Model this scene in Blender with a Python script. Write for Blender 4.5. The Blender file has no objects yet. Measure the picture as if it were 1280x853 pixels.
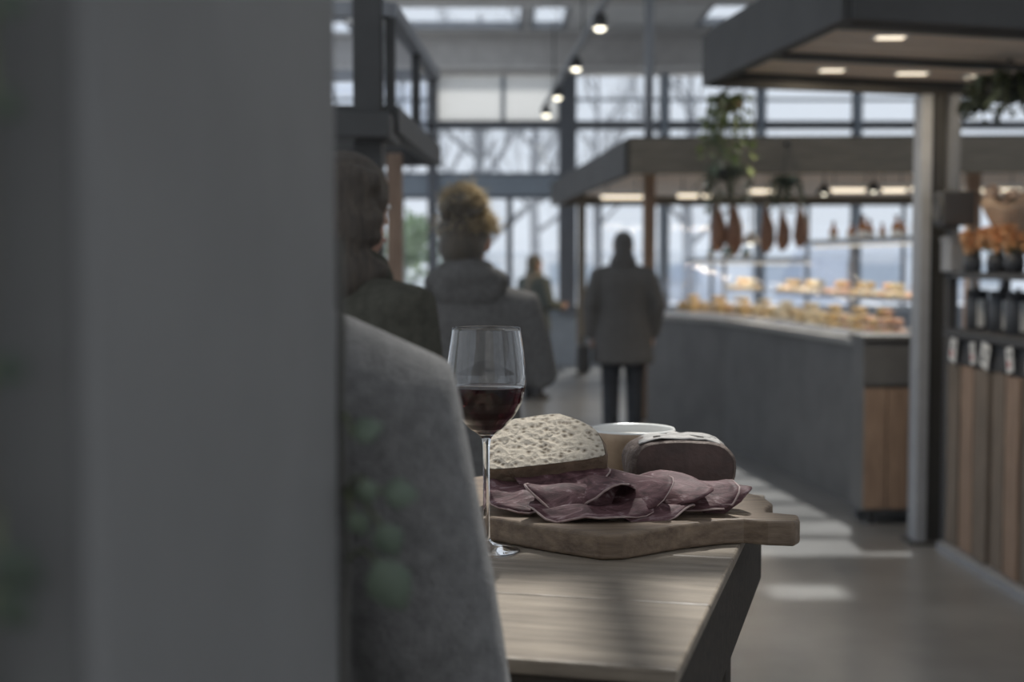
import bpy, bmesh, math, random
from mathutils import Vector, Matrix, noise
random.seed(7)
R = math.radians
SC = bpy.context.scene
COL = SC.collection

# ------------------------------------------------------------------ camera
EYE = 1.45
PITCH = math.atan(98.5 / 1777.8)
cam_d = bpy.data.cameras.new('camera')
cam_d.lens = 50; cam_d.sensor_width = 36
cam_d.clip_start = .05; cam_d.clip_end = 400
cam_d.dof.use_dof = True
cam_d.dof.focus_distance = 1.68
cam_d.dof.aperture_fstop = 4.2
cam = bpy.data.objects.new('camera', cam_d); COL.objects.link(cam)
cam.location = (0, 0, EYE)
cam.rotation_euler = (math.pi / 2 - PITCH, 0, 0)
SC.camera = cam

# ------------------------------------------------------------------ world, sun, exposure
w = bpy.data.worlds.new('sky'); SC.world = w; w.use_nodes = True
bg = w.node_tree.nodes['Background']
bg.inputs[0].default_value = (.87, .895, .92, 1)
bg.inputs[1].default_value = 1.06
SUN = Vector((.125, .55, .82)).normalized()
sd = bpy.data.lights.new('sun', 'SUN'); sd.energy = 5.6; sd.angle = R(1.1); sd.color = (1, .93, .82)
so = bpy.data.objects.new('sun', sd); COL.objects.link(so)
so.rotation_euler = SUN.to_track_quat('Z', 'Y').to_euler()
SC.view_settings.view_transform = 'Standard'
SC.view_settings.look = 'None'
SC.view_settings.gamma = 1
SC.view_settings.use_curve_mapping = False
SC.view_settings.exposure = 0.0
SC.cycles.max_bounces = 10
SC.cycles.transparent_max_bounces = 16
SC.cycles.use_denoising = True
SC.cycles.sample_clamp_indirect = 4

# ------------------------------------------------------------------ layout helpers
def W(px, py, D):
    """world point that stands D metres down the hall, given where the 50 mm view shows it"""
    c = Vector(((px - 640) / 1777.8, (426.5 - py) / 1777.8, -1))
    c = cam.rotation_euler.to_matrix() @ c
    return Vector((0, 0, EYE)) + c * (D / c.y)
def G(px, py, z=0):
    c = Vector(((px - 640) / 1777.8, (426.5 - py) / 1777.8, -1))
    c = cam.rotation_euler.to_matrix() @ c
    return Vector((0, 0, EYE)) + c * ((z - EYE) / c.z)

# ------------------------------------------------------------------ materials
def mat(name, col, rough=.6, metal=0, var=.12, scale=8, bump=0, bscale=60, spec=.4, stretch=(1, 1, 1), col2=None,
        emit=None, estr=0, trans=0, ior=1.45, sheen=0, gen=False):
    m = bpy.data.materials.new(name); m.use_nodes = True
    nt = m.node_tree; b = nt.nodes['Principled BSDF']
    b.inputs['Roughness'].default_value = rough
    b.inputs['Metallic'].default_value = metal
    b.inputs['Specular IOR Level'].default_value = spec
    b.inputs['Transmission Weight'].default_value = trans
    b.inputs['IOR'].default_value = ior
    b.inputs['Sheen Weight'].default_value = sheen
    if emit:
        b.inputs['Emission Color'].default_value = (*emit, 1); b.inputs['Emission Strength'].default_value = estr
    tc = nt.nodes.new('ShaderNodeTexCoord'); mp = nt.nodes.new('ShaderNodeMapping')
    mp.inputs['Scale'].default_value = stretch
    nt.links.new(tc.outputs['Object'], mp.inputs['Vector'])
    if var > 0 or col2:
        n = nt.nodes.new('ShaderNodeTexNoise'); n.inputs['Scale'].default_value = scale
        n.inputs['Detail'].default_value = 5; n.inputs['Roughness'].default_value = .6
        nt.links.new(mp.outputs[0], n.inputs['Vector'])
        r = nt.nodes.new('ShaderNodeValToRGB')
        c2 = col2 or tuple(min(1, c * (1 + var)) for c in col)
        c1 = col if col2 else tuple(c * (1 - var) for c in col)
        r.color_ramp.elements[0].position = .32; r.color_ramp.elements[1].position = .68
        r.color_ramp.elements[0].color = (*c1, 1); r.color_ramp.elements[1].color = (*c2, 1)
        nt.links.new(n.outputs['Fac'], r.inputs['Fac']); nt.links.new(r.outputs['Color'], b.inputs['Base Color'])
    else:
        b.inputs['Base Color'].default_value = (*col, 1)
    if bump > 0:
        n2 = nt.nodes.new('ShaderNodeTexNoise'); n2.inputs['Scale'].default_value = bscale; n2.inputs['Detail'].default_value = 4
        nt.links.new(mp.outputs[0], n2.inputs['Vector'])
        bp = nt.nodes.new('ShaderNodeBump'); bp.inputs['Strength'].default_value = bump; bp.inputs['Distance'].default_value = .01
        nt.links.new(n2.outputs['Fac'], bp.inputs['Height']); nt.links.new(bp.outputs[0], b.inputs['Normal'])
    return m

def pane_mat(name, tint=(.95, .97, 1), gloss=.07, rough=.02):
    m = bpy.data.materials.new(name); m.use_nodes = True
    nt = m.node_tree; nt.nodes.remove(nt.nodes['Principled BSDF'])
    t = nt.nodes.new('ShaderNodeBsdfTransparent'); t.inputs[0].default_value = (*tint, 1)
    g = nt.nodes.new('ShaderNodeBsdfGlossy'); g.inputs['Roughness'].default_value = rough
    x = nt.nodes.new('ShaderNodeMixShader'); x.inputs[0].default_value = gloss
    nt.links.new(t.outputs[0], x.inputs[1]); nt.links.new(g.outputs[0], x.inputs[2])
    nt.links.new(x.outputs[0], nt.nodes['Material Output'].inputs[0])
    return m

def wood_mat(name, c1, c2, rough=.55, axis=(1, 12, 12), scale=5, bump=.15):
    return mat(name, c1, rough, col2=c2, scale=scale, stretch=axis, bump=bump, bscale=14, spec=.35)

def frost_mat(name):
    m = bpy.data.materials.new(name); m.use_nodes = True
    nt = m.node_tree; nt.nodes.remove(nt.nodes['Principled BSDF'])
    t = nt.nodes.new('ShaderNodeBsdfTranslucent'); t.inputs[0].default_value = (.74, .76, .78, 1)
    d = nt.nodes.new('ShaderNodeBsdfDiffuse'); d.inputs[0].default_value = (.6, .61, .62, 1)
    x = nt.nodes.new('ShaderNodeMixShader'); x.inputs[0].default_value = .25
    nt.links.new(t.outputs[0], x.inputs[1]); nt.links.new(d.outputs[0], x.inputs[2])
    nt.links.new(x.outputs[0], nt.nodes['Material Output'].inputs[0])
    return m

def bread_mat():
    m = bpy.data.materials.new('crumb'); m.use_nodes = True
    nt = m.node_tree; b = nt.nodes['Principled BSDF']; b.inputs['Roughness'].default_value = .9
    b.inputs['Specular IOR Level'].default_value = .1
    tc = nt.nodes.new('ShaderNodeTexCoord')
    v = nt.nodes.new('ShaderNodeTexVoronoi'); v.inputs['Scale'].default_value = 120; v.inputs['Randomness'].default_value = 1
    n = nt.nodes.new('ShaderNodeTexNoise'); n.inputs['Scale'].default_value = 70; n.inputs['Detail'].default_value = 6; n.inputs['Roughness'].default_value = .75
    nt.links.new(tc.outputs['Object'], v.inputs['Vector']); nt.links.new(tc.outputs['Object'], n.inputs['Vector'])
    mul = nt.nodes.new('ShaderNodeMath'); mul.operation = 'MULTIPLY'
    nt.links.new(v.outputs['Distance'], mul.inputs[0]); nt.links.new(n.outputs['Fac'], mul.inputs[1])
    r = nt.nodes.new('ShaderNodeValToRGB')
    e = r.color_ramp.elements
    e[0].position = .04; e[0].color = (.13, .10, .07, 1); e[1].position = .24; e[1].color = (.50, .44, .36, 1)
    nt.links.new(mul.outputs[0], r.inputs['Fac']); nt.links.new(r.outputs['Color'], b.inputs['Base Color'])
    bp = nt.nodes.new('ShaderNodeBump'); bp.inputs['Strength'].default_value = .9; bp.inputs['Distance'].default_value = .006
    nt.links.new(mul.outputs[0], bp.inputs['Height']); nt.links.new(bp.outputs[0], b.inputs['Normal'])
    return m

def meat_mat():
    m = bpy.data.materials.new('cured_meat'); m.use_nodes = True
    nt = m.node_tree; b = nt.nodes['Principled BSDF']; b.inputs['Roughness'].default_value = .62; b.inputs['Specular IOR Level'].default_value = .25
    tc = nt.nodes.new('ShaderNodeTexCoord'); mp = nt.nodes.new('ShaderNodeMapping'); mp.inputs['Scale'].default_value = (1, 2.6, 1)
    nt.links.new(tc.outputs['Object'], mp.inputs[0])
    n = nt.nodes.new('ShaderNodeTexNoise'); n.inputs['Scale'].default_value = 20; n.inputs['Detail'].default_value = 7; n.inputs['Roughness'].default_value = .65
    n.inputs['Distortion'].default_value = 1.4
    nt.links.new(mp.outputs[0], n.inputs['Vector'])
    r = nt.nodes.new('ShaderNodeValToRGB'); e = r.color_ramp.elements
    e[0].position = .38; e[0].color = (.055, .024, .026, 1)
    e[1].position = .72; e[1].color = (.40, .31, .31, 1)
    k = e.new(.55); k.color = (.135, .066, .071, 1)
    nt.links.new(n.outputs['Fac'], r.inputs['Fac']); nt.links.new(r.outputs['Color'], b.inputs['Base Color'])
    bp = nt.nodes.new('ShaderNodeBump'); bp.inputs['Strength'].default_value = .35; bp.inputs['Distance'].default_value = .004
    nt.links.new(n.outputs['Fac'], bp.inputs['Height']); nt.links.new(bp.outputs[0], b.inputs['Normal'])
    return m

M = dict(
    floor=mat('polished_concrete', (.20, .20, .20), .29, var=.22, scale=1.6, bump=.03, bscale=12, spec=.5),
    ceiling=mat('ceiling_panel', (.80, .79, .77), .8, var=.06, scale=3),
    steel_dark=mat('dark_steel', (.065, .064, .063), .5, var=.1),
    steel_grey=mat('grey_steel', (.30, .31, .33), .45, var=.08),
    beam=mat('beam_paint', (.58, .56, .54), .6, var=.08),
    mullion=mat('mullion_paint', (.17, .18, .20), .5, var=.06),
    transom=mat('transom_paint', (.32, .37, .43), .5, var=.05),
    wall=mat('wall_plaster', (.6, .6, .6), .9, var=.06, scale=2),
    low_wall=mat('low_wall_paint', (.36, .40, .45), .6, var=.08),
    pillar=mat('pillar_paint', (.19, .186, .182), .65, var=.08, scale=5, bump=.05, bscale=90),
    front_shade=mat('shaded_pillar_paint', (.105, .103, .10), .7, var=.1, scale=5),  # pillar grey darkened to paint in its shaded front
    glass=pane_mat('window_glass', (.93, .96, 1)),
    clear=pane_mat('case_glass', (.97, .98, 1), .05),
    frost=frost_mat('frosted_panel'),
    canopy=mat('canopy_paint', (.068, .066, .064), .65, var=.15, scale=3),
    canopy_far=mat('canopy_timber', (.20, .175, .14), .7, var=.2, scale=4, stretch=(1, 1, 8)),
    soffit=wood_mat('soffit_timber', (.66, .53, .42), (.80, .66, .54), .6, (1, 10, 1)),
    lamp=mat('lamp_glow', (1, .93, .8), .5, var=0, emit=(1, .86, .66), estr=1.5),
    fill_glow=mat('fill_glow', (1, .93, .8), .5, var=0, emit=(1, .88, .68), estr=.5),  # glow of the strips added inside the food cases
    spot_glow=mat('spot_glow', (1, .96, .85), .5, var=0, emit=(1, .93, .74), estr=4.0),
    counter=mat('counter_front', (.13, .128, .126), .55, var=.15, scale=4),
    counter_top=mat('counter_top', (.24, .235, .225), .4, var=.1),
    plank=wood_mat('plank_timber', (.13, .108, .086), (.24, .19, .15), .7, (10, 10, 1)),
    panel=wood_mat('panel_timber', (.22, .15, .11), (.36, .25, .18), .6, (10, 10, 1)),
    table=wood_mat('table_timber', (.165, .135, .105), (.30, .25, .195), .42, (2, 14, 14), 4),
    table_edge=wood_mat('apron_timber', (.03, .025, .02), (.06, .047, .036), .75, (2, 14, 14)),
    board=wood_mat('board_timber', (.12, .083, .058), (.24, .175, .12), .5, (2, 16, 16), 5),
    crust=mat('bread_crust', (.085, .06, .042), .8, col2=(.22, .155, .105), scale=30, bump=.5, bscale=80),
    crumb=bread_mat(),
    meat=meat_mat(), fat=mat('fat_rim', (.17, .09, .09), .6, col2=(.46, .36, .33), scale=40),
    rind=mat('meat_rind', (.075, .05, .042), .75, col2=(.20, .155, .13), scale=35, bump=.6, bscale=90),
    cut=mat('meat_cut', (.06, .042, .038), .6, col2=(.12, .078, .068), scale=22, bump=.2, bscale=60),
    mould=mat('white_bloom', (.40, .38, .36), .9, var=.2, scale=60, bump=.5),
    bowl_in=mat('bowl_glaze', (.70, .69, .66), .25, var=.03),
    bowl_out=mat('bowl_stoneware', (.40, .30, .21), .6, var=.12, scale=40),
    dip=mat('cream_dip', (.66, .62, .54), .6, var=.1, scale=90, bump=.4),
    coat_black=mat('black_wool', (.128, .122, .117), .95, var=.2, scale=60, bump=.3, bscale=220, spec=.05),
    coat_grey=mat('grey_wool', (.155, .15, .146), .95, var=.22, scale=70, bump=.4, bscale=300, spec=.1, sheen=.15),
    coat_olive=mat('olive_cloth', (.075, .072, .058), .9, var=.2, scale=40, spec=.1),
    jacket=mat('moss_cloth', (.115, .125, .115), .9, var=.2, scale=30, spec=.1),
    scarf=mat('beige_knit', (.24, .215, .18), .95, var=.3, scale=60, bump=.5, bscale=120, spec=.1),
    trousers=mat('dark_denim', (.06, .063, .07), .9, var=.2, scale=60, spec=.1),
    leather=mat('black_leather', (.055, .053, .052), .5, var=.1),
    skin=mat('skin', (.42, .25, .185), .55, var=.06, scale=20),
    hair_blond_shade=mat('shaded_blonde_hair', (.055, .046, .036), .6, col2=(.095, .075, .053), scale=14, stretch=(6, 6, 1), bump=.7, bscale=40, sheen=.3),  # blonde darkened to carry the shade on the back of the head
    hair_dark=mat('dark_hair', (.055, .045, .038), .55, col2=(.10, .08, .062), scale=14, stretch=(6, 6, 1), bump=.7, bscale=40),
    hair_grey=mat('ash_hair', (.10, .09, .075), .6, col2=(.17, .15, .12), scale=14, stretch=(6, 6, 1), bump=.6, bscale=40),
    eye=mat('eye_white', (.7, .7, .68), .2, var=0), lip=mat('lip', (.38, .16, .14), .5, var=.05),
    leaf=mat('leaf_green', (.11, .14, .105), .55, col2=(.17, .21, .15), scale=12),
    leaf_light=mat('leaf_light', (.15, .21, .08), .5, col2=(.26, .32, .14), scale=12),
    leaf_dark=mat('leaf_dark', (.045, .06, .045), .6, col2=(.075, .09, .065), scale=12),
    stem=mat('plant_stem', (.12, .14, .07), .7, var=.15),
    basket=mat('woven_basket', (.11, .08, .055), .85, var=.3, scale=50, bump=.6),
    pastry=mat('golden_pastry', (.46, .29, .10), .6, col2=(.68, .49, .23), scale=26, bump=.4, bscale=60),
    pastry2=mat('brown_pastry', (.40, .21, .085), .55, col2=(.62, .40, .19), scale=26, bump=.4, bscale=60),
    pale=mat('pale_cheese', (.62, .50, .28), .55, col2=(.74, .64, .44), scale=16),
    salmon=mat('peach_food', (.62, .30, .16), .5, col2=(.72, .44, .27), scale=18),
    tray=mat('steel_tray', (.5, .5, .5), .35, 0.6, var=.05), slate=mat('slate_tray', (.10, .105, .11), .6, var=.1),
    ham=mat('cured_ham', (.20, .10, .07), .55, col2=(.36, .21, .14), scale=18, bump=.3),
    rope=mat('string', (.4, .35, .28), .9, var=.1),
    kraft=mat('kraft_paper', (.36, .27, .205), .85, var=.15, scale=14, bump=.2, bscale=20),
    petal=mat('dried_petal', (.50, .36, .28), .85, col2=(.62, .50, .41), scale=24),
    petal_o=mat('apricot_petal', (.66, .30, .11), .75, col2=(.76, .50, .30), scale=24),
    jar=mat('dark_jar', (.06, .065, .075), .35, var=.1), label=mat('paper_label', (.72, .72, .70), .8, var=.05),
    red=mat('red_ink', (.42, .09, .10), .8, var=.1), black=mat('matte_black', (.055, .055, .058), .6, var=.05),
    bottle_o=mat('amber_bottle', (.38, .15, .05), .25, var=.1), bottle_g=mat('green_bottle', (.07, .13, .09), .2, var=.1),
    white=mat('white_enamel', (.78, .78, .76), .4, var=.03),
    flare_bark=mat('flare_bark', (.30, .31, .33), .9, var=.25, scale=20), ground=mat('paving', (.62, .63, .65), .9, var=.1, scale=.8),  # tree bark paled blue-grey to paint in the window flare
    bark_dark=mat('vine_stem', (.10, .095, .085), .8, var=.15), hedge=mat('hedge_leaf', (.14, .22, .11), .7, col2=(.26, .36, .2), scale=10), pale_wall=mat('pale_render', (.90, .92, .94), .9, var=.05, scale=.5),
    roof_out=mat('outside_roof', (.66, .70, .75), .8, var=.05), win_out=mat('outside_window', (.5, .56, .63), .4, var=.05),
)
g = bpy.data.materials.new('backlit_hair'); g.use_nodes = True  # pale strand colour carries the rim light on the hair
nt = g.node_tree; nt.nodes.remove(nt.nodes['Principled BSDF'])
h1 = nt.nodes.new('ShaderNodeBsdfTranslucent'); h1.inputs[0].default_value = (.92, .83, .66, 1)
h2 = nt.nodes.new('ShaderNodeBsdfDiffuse'); h2.inputs[0].default_value = (.45, .36, .24, 1)
h3 = nt.nodes.new('ShaderNodeMixShader'); h3.inputs[0].default_value = .35
nt.links.new(h1.outputs[0], h3.inputs[1]); nt.links.new(h2.outputs[0], h3.inputs[2]); nt.links.new(h3.outputs[0], nt.nodes['Material Output'].inputs[0])
M['hair_rim'] = g
g = bpy.data.materials.new('crystal'); g.use_nodes = True
b = g.node_tree.nodes['Principled BSDF']; b.inputs['Transmission Weight'].default_value = 1; b.inputs['Roughness'].default_value = 0; b.inputs['IOR'].default_value = 1.42
b.inputs['Base Color'].default_value = (1, 1, 1, 1); M['crystal'] = g
g = bpy.data.materials.new('red_wine'); g.use_nodes = True
b = g.node_tree.nodes['Principled BSDF']; b.inputs['Transmission Weight'].default_value = .8; b.inputs['Roughness'].default_value = 0; b.inputs['IOR'].default_value = 1.34
b.inputs['Base Color'].default_value = (.035, .006, .008, 1); M['wine'] = g

# ------------------------------------------------------------------ mesh helpers
class MB:
    def __init__(self): self.bm = bmesh.new()
    def box(self, lo, hi, mtx=None):
        vs = [self.bm.verts.new(((lo, hi)[i & 1][0], (lo, hi)[i >> 1 & 1][1], (lo, hi)[i >> 2 & 1][2])) for i in range(8)]
        if mtx:
            for v in vs: v.co = mtx @ v.co
        for f in ((0, 2, 3, 1), (4, 5, 7, 6), (0, 1, 5, 4), (2, 6, 7, 3), (0, 4, 6, 2), (1, 3, 7, 5)):
            self.bm.faces.new([vs[i] for i in f])
        return self
    def bar(self, a, c, wd, ht, up=(0, 0, 1)):
        """square bar from a to c, wd across, ht along up"""
        a, c = Vector(a), Vector(c); d = (c - a).normalized()
        u = Vector(up)
        if abs(d.dot(u)) > .99: u = Vector((0, 1, 0))
        s = d.cross(u).normalized(); u = s.cross(d)
        vs = []
        for p in (a, c):
            for i, j in ((-1, -1), (1, -1), (1, 1), (-1, 1)):
                vs.append(self.bm.verts.new(p + s * (i * wd / 2) + u * (j * ht / 2)))
        for f in ((3, 2, 1, 0), (4, 5, 6, 7), (0, 1, 5, 4), (1, 2, 6, 5), (2, 3, 7, 6), (3, 0, 4, 7)):
            self.bm.faces.new([vs[i] for i in f])
        return self
    def tube(self, pts, rad, seg=10, flat=1, side=None, cap=True):
        pts = [Vector(p) for p in pts]
        if not hasattr(rad, '__len__'): rad = [rad] * len(pts)
        rings = []; s = None
        for i, p in enumerate(pts):
            d = (pts[min(i + 1, len(pts) - 1)] - pts[max(i - 1, 0)]).normalized()
            if s is None:
                s = Vector(side) if side else (d.orthogonal())
            s = (s - d * s.dot(d)).normalized(); t = d.cross(s)
            rings.append([self.bm.verts.new(p + (s * math.cos(a) + t * math.sin(a) * flat) * rad[i]) for a in [2 * math.pi * k / seg for k in range(seg)]])
        for r0, r1 in zip(rings, rings[1:]):
            for k in range(seg): self.bm.faces.new((r0[k], r0[(k + 1) % seg], r1[(k + 1) % seg], r1[k]))
        if cap:
            for r, p, dd, rev in ((rings[0], pts[0], pts[0] - pts[1], True), (rings[-1], pts[-1], pts[-1] - pts[-2], False)):
                c = self.bm.verts.new(p + dd.normalized() * (rad[0] if rev else rad[-1]) * .55)
                for k in range(seg):
                    q = (r[(k + 1) % seg], r[k], c) if rev else (r[k], r[(k + 1) % seg], c)
                    self.bm.faces.new(q)
        return self
    def stack(self, rings, seg=20):
        """horizontal ellipses (x, y, z, rx, ry) stacked and closed"""
        rs = []
        for x, y, z, rx, ry in rings:
            rs.append([self.bm.verts.new((x + rx * math.cos(a), y + ry * math.sin(a), z)) for a in [2 * math.pi * k / seg for k in range(seg)]])
        for r0, r1 in zip(rs, rs[1:]):
            for k in range(seg): self.bm.faces.new((r0[k], r0[(k + 1) % seg], r1[(k + 1) % seg], r1[k]))
        self.bm.faces.new(rs[0][::-1]); self.bm.faces.new(rs[-1])
        return self
    def ball(self, c, r, seg=14, mtx=None):
        if not hasattr(r, '__len__'): r = (r, r, r)
        m = Matrix.Translation(c) @ (mtx or Matrix()) @ Matrix.Diagonal((*r, 1))
        bmesh.ops.create_uvsphere(self.bm, u_segments=seg, v_segments=max(6, seg * 2 // 3), radius=1, matrix=m)
        return self
    def lathe(self, prof, c=(0, 0, 0), seg=32, closed=False):
        c = Vector(c); rs = []
        for r, z in prof:
            rs.append([self.bm.verts.new(c + Vector((r * math.cos(a), r * math.sin(a), z))) for a in [2 * math.pi * k / seg for k in range(seg)]] if r > 1e-5
                      else [self.bm.verts.new(c + Vector((0, 0, z)))] * seg)
        for r0, r1 in zip(rs, rs[1:]):
            for k in range(seg):
                q = []
                for v in (r0[k], r0[(k + 1) % seg], r1[(k + 1) % seg], r1[k]):
                    if v not in q: q.append(v)
                if len(q) > 2:
                    try: self.bm.faces.new(q)
                    except ValueError: pass
        return self
    def prism(self, pts, z0, z1):
        a = [self.bm.verts.new((p[0], p[1], z0)) for p in pts]; c = [self.bm.verts.new((p[0], p[1], z1)) for p in pts]
        n = len(pts)
        self.bm.faces.new(a[::-1]); self.bm.faces.new(c)
        for i in range(n): self.bm.faces.new((a[i], a[(i + 1) % n], c[(i + 1) % n], c[i]))
        return self
    def leaf(self, base, direction, up, length, width, bend=.25):
        d = Vector(direction).normalized(); u = Vector(up); s = d.cross(u)
        if s.length < 1e-3: s = d.orthogonal()
        s.normalize(); u = s.cross(d).normalized(); base = Vector(base)
        prof = ((0, .04), (.2, .75), (.45, 1), (.75, .62), (1, .02))
        rows = []
        for t, wv in prof:
            o = base + d * (length * t) - u * (bend * length * t * t)
            rows.append((self.bm.verts.new(o - s * (width / 2 * wv) + u * (.12 * width * wv)), self.bm.verts.new(o), self.bm.verts.new(o + s * (width / 2 * wv) + u * (.12 * width * wv))))
        for a, c in zip(rows, rows[1:]):
            self.bm.faces.new((a[0], a[1], c[1], c[0])); self.bm.faces.new((a[1], a[2], c[2], c[1]))
        return self
    def build(self, name, material, parent=None, smooth=False, bevel=0, bseg=2, thick=0):
        bmesh.ops.recalc_face_normals(self.bm, faces=self.bm.faces)
        me = bpy.data.meshes.new(name); self.bm.to_mesh(me); self.bm.free()
        o = bpy.data.objects.new(name, me); COL.objects.link(o)
        me.materials.append(M[material] if isinstance(material, str) else material)
        if smooth:
            for p in me.polygons: p.use_smooth = True
        if thick:
            md = o.modifiers.new('solid', 'SOLIDIFY'); md.thickness = thick; md.offset = 0
        if bevel:
            md = o.modifiers.new('bevel', 'BEVEL'); md.width = bevel; md.segments = bseg; md.limit_method = 'ANGLE'; md.angle_limit = R(40)
        if parent:
            o.parent = parent
            if parent.type == 'EMPTY': o.matrix_parent_inverse = Matrix()
        return o

def tag(o, label=None, cat=None, group=None, kind=None):
    if label: o['label'] = label
    if cat: o['category'] = cat
    if group: o['group'] = group
    if kind: o['kind'] = kind
    return o
def thing(name, label, cat, loc=(0, 0, 0), rz=0, group=None):
    o = bpy.data.objects.new(name, None); COL.objects.link(o)
    o.location = loc; o.rotation_euler = (0, 0, rz); o.empty_display_size = .1
    return tag(o, label, cat, group)
def dup(root, loc, rz=None, label=None, scale=None, rot=None):
    r = root.copy(); COL.objects.link(r); r.location = loc
    if rot is not None: r.rotation_euler = rot
    elif rz is not None: r.rotation_euler = (0, 0, rz)
    if label: r['label'] = label
    if scale: r.scale = (scale,) * 3 if not hasattr(scale, '__len__') else scale
    for ch in list(root.children):
        c = ch.copy(); COL.objects.link(c); c.parent = r
        for gch in list(ch.children):
            d = gch.copy(); COL.objects.link(d); d.parent = c
    return r
def struct(o, label=None): return tag(o, label, kind='structure')
def remesh(mb, name, material, parent, vox=.008, smooth=6, fac=.5):
    bmesh.ops.recalc_face_normals(mb.bm, faces=mb.bm.faces)
    me = bpy.data.meshes.new('tmp'); mb.bm.to_mesh(me); mb.bm.free()
    o = bpy.data.objects.new('tmp', me); COL.objects.link(o)
    r = o.modifiers.new('r', 'REMESH'); r.mode = 'VOXEL'; r.voxel_size = vox
    if smooth:
        s = o.modifiers.new('s', 'SMOOTH'); s.factor = fac; s.iterations = smooth
    dg = bpy.context.evaluated_depsgraph_get()
    me2 = bpy.data.meshes.new_from_object(o.evaluated_get(dg))
    bpy.data.objects.remove(o); bpy.data.meshes.remove(me)
    me2.name = name; me2.materials.clear(); me2.materials.append(M[material])
    for p in me2.polygons: p.use_smooth = True
    o2 = bpy.data.objects.new(name, me2); COL.objects.link(o2); o2.parent = parent
    return o2

# ================================================================== the hall
XL, XR, YB, YF, ZC = -3.4, 9.5, -4.2, 20.0, 4.2
AX = -.045                                  # the hall runs slightly off the view direction
struct(MB().box((XL - .3, YB - .3, -.2), (XR + .3, YF + .3, 0)).build('floor', 'floor'), 'grey polished concrete floor of the market hall')
# ceiling slab with roof-light openings
holes = []                                  # (x0, x1, y0, y1)
y = 2.45
holes += [(-.15, 1.45, 2.9, 4.35), (.22, 1.3, 5.6, 7.3), (1.6, 3.1, 9.75, 14.0), (1.74, 2.14, 8.85, 9.22), (-1.35, .12, 15.5, 16.95), (.22, .62, 15.5, 16.95), (2.15, 2.75, 15.4, 16.7),  # unseen near openings placed so sun lands on table, woman and floor
          (-3.2, -1.0, -3.6, 7.0), (-3.2, -1.9, 8.0, 19.0), (4.2, 8.8, -3.5, 16.5), (.1, 3.6, -3.8, 1.6)]  # unseen openings added to brighten the hall
xs = sorted({XL, XR, *[h[0] for h in holes], *[h[1] for h in holes]}); ys = sorted({YB, YF + .25, *[h[2] for h in holes], *[h[3] for h in holes]})
mb = MB()
for yi in range(len(ys) - 1):
    run = None
    for xi in range(len(xs) - 1):
        cx, cy = (xs[xi] + xs[xi + 1]) / 2, (ys[yi] + ys[yi + 1]) / 2
        solid = not any(h[0] < cx < h[1] and h[2] < cy < h[3] for h in holes)
        if solid and run is None: run = xs[xi]
        if run is not None and (not solid or xi == len(xs) - 2):
            mb.box((run, ys[yi], ZC), (xs[xi + 1] if solid else xs[xi], ys[yi + 1], ZC + .06)); run = None
struct(mb.build('ceiling', 'ceiling'), 'grey panelled ceiling with roof lights between steel beams')
nwin = 0
def window_name():
    global nwin; nwin += 1; return 'window_%d' % nwin
for k, h in enumerate(holes):
    fr = MB()
    for a, c in (((h[0], h[2]), (h[1], h[2])), ((h[0], h[3]), (h[1], h[3])), ((h[0], h[2]), (h[0], h[3])), ((h[1], h[2]), (h[1], h[3]))):
        fr.bar((*a, ZC + .04), (*c, ZC + .04), .05, .09)
    f = struct(fr.build(window_name(), 'steel_grey'), 'glazed roof light set into the hall ceiling')
    step = {0: .72, 1: .8, 2: .56}.get(k, 1.2)
    n = max(1, round((h[3] - h[2]) / step)); d = (h[3] - h[2]) / n
    for i in range(n):
        y0 = h[2] + i * d
        MB().box((h[0] + .02, y0 + .02, ZC + .05), (h[1] - .02, y0 + d - .02, ZC + .06)).build('pane', 'glass', f)
        if i: MB().bar((h[0], y0, ZC + .04), (h[1], y0, ZC + .04), {0: .10, 1: .07, 2: .07}.get(k, .06), .06).build('glazing_bar', 'steel_grey', f)
    if k == 0:
        for xb in (.25, .58, .80, 1.12): MB().bar((xb, h[2], ZC + .045), (xb, h[3], ZC + .045), .07, .04).build('glazing_bar', 'steel_grey', f)  # unseen lengthwise bars added to mottle the sunlight on the table
# cross beams (I profile)
def ibeam(name, a, c, hgt, wd, m, fl=.035):
    a, c = Vector(a), Vector(c); mb = MB(); up = Vector((0, 0, 1))
    mb.bar(a - up * (hgt / 2 - fl / 2), c - up * (hgt / 2 - fl / 2), wd, fl); mb.bar(a + up * (hgt / 2 - fl / 2), c + up * (hgt / 2 - fl / 2), wd, fl)
    mb.bar(a, c, .05, hgt - 2 * fl)
    return struct(mb.build(name, m))
for i, (yy, hh) in enumerate(((13.2, .36), (17.3, .42), (7.4, .36), (4.9, .3), (-.5, .3))):
    ibeam('trim_%d' % (i + 1), (XL, yy, ZC - hh / 2), (XR, yy, ZC - hh / 2), hh, .3, 'beam')['label'] = ('steel beam crossing the ceiling under the far roof lights' if i < 2 else 'steel beam crossing the ceiling above the stalls')
ibeam('trim_6', (XL, 19.2, ZC - .08), (XR, 19.2, ZC - .08), .16, .2, 'steel_dark')
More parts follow.
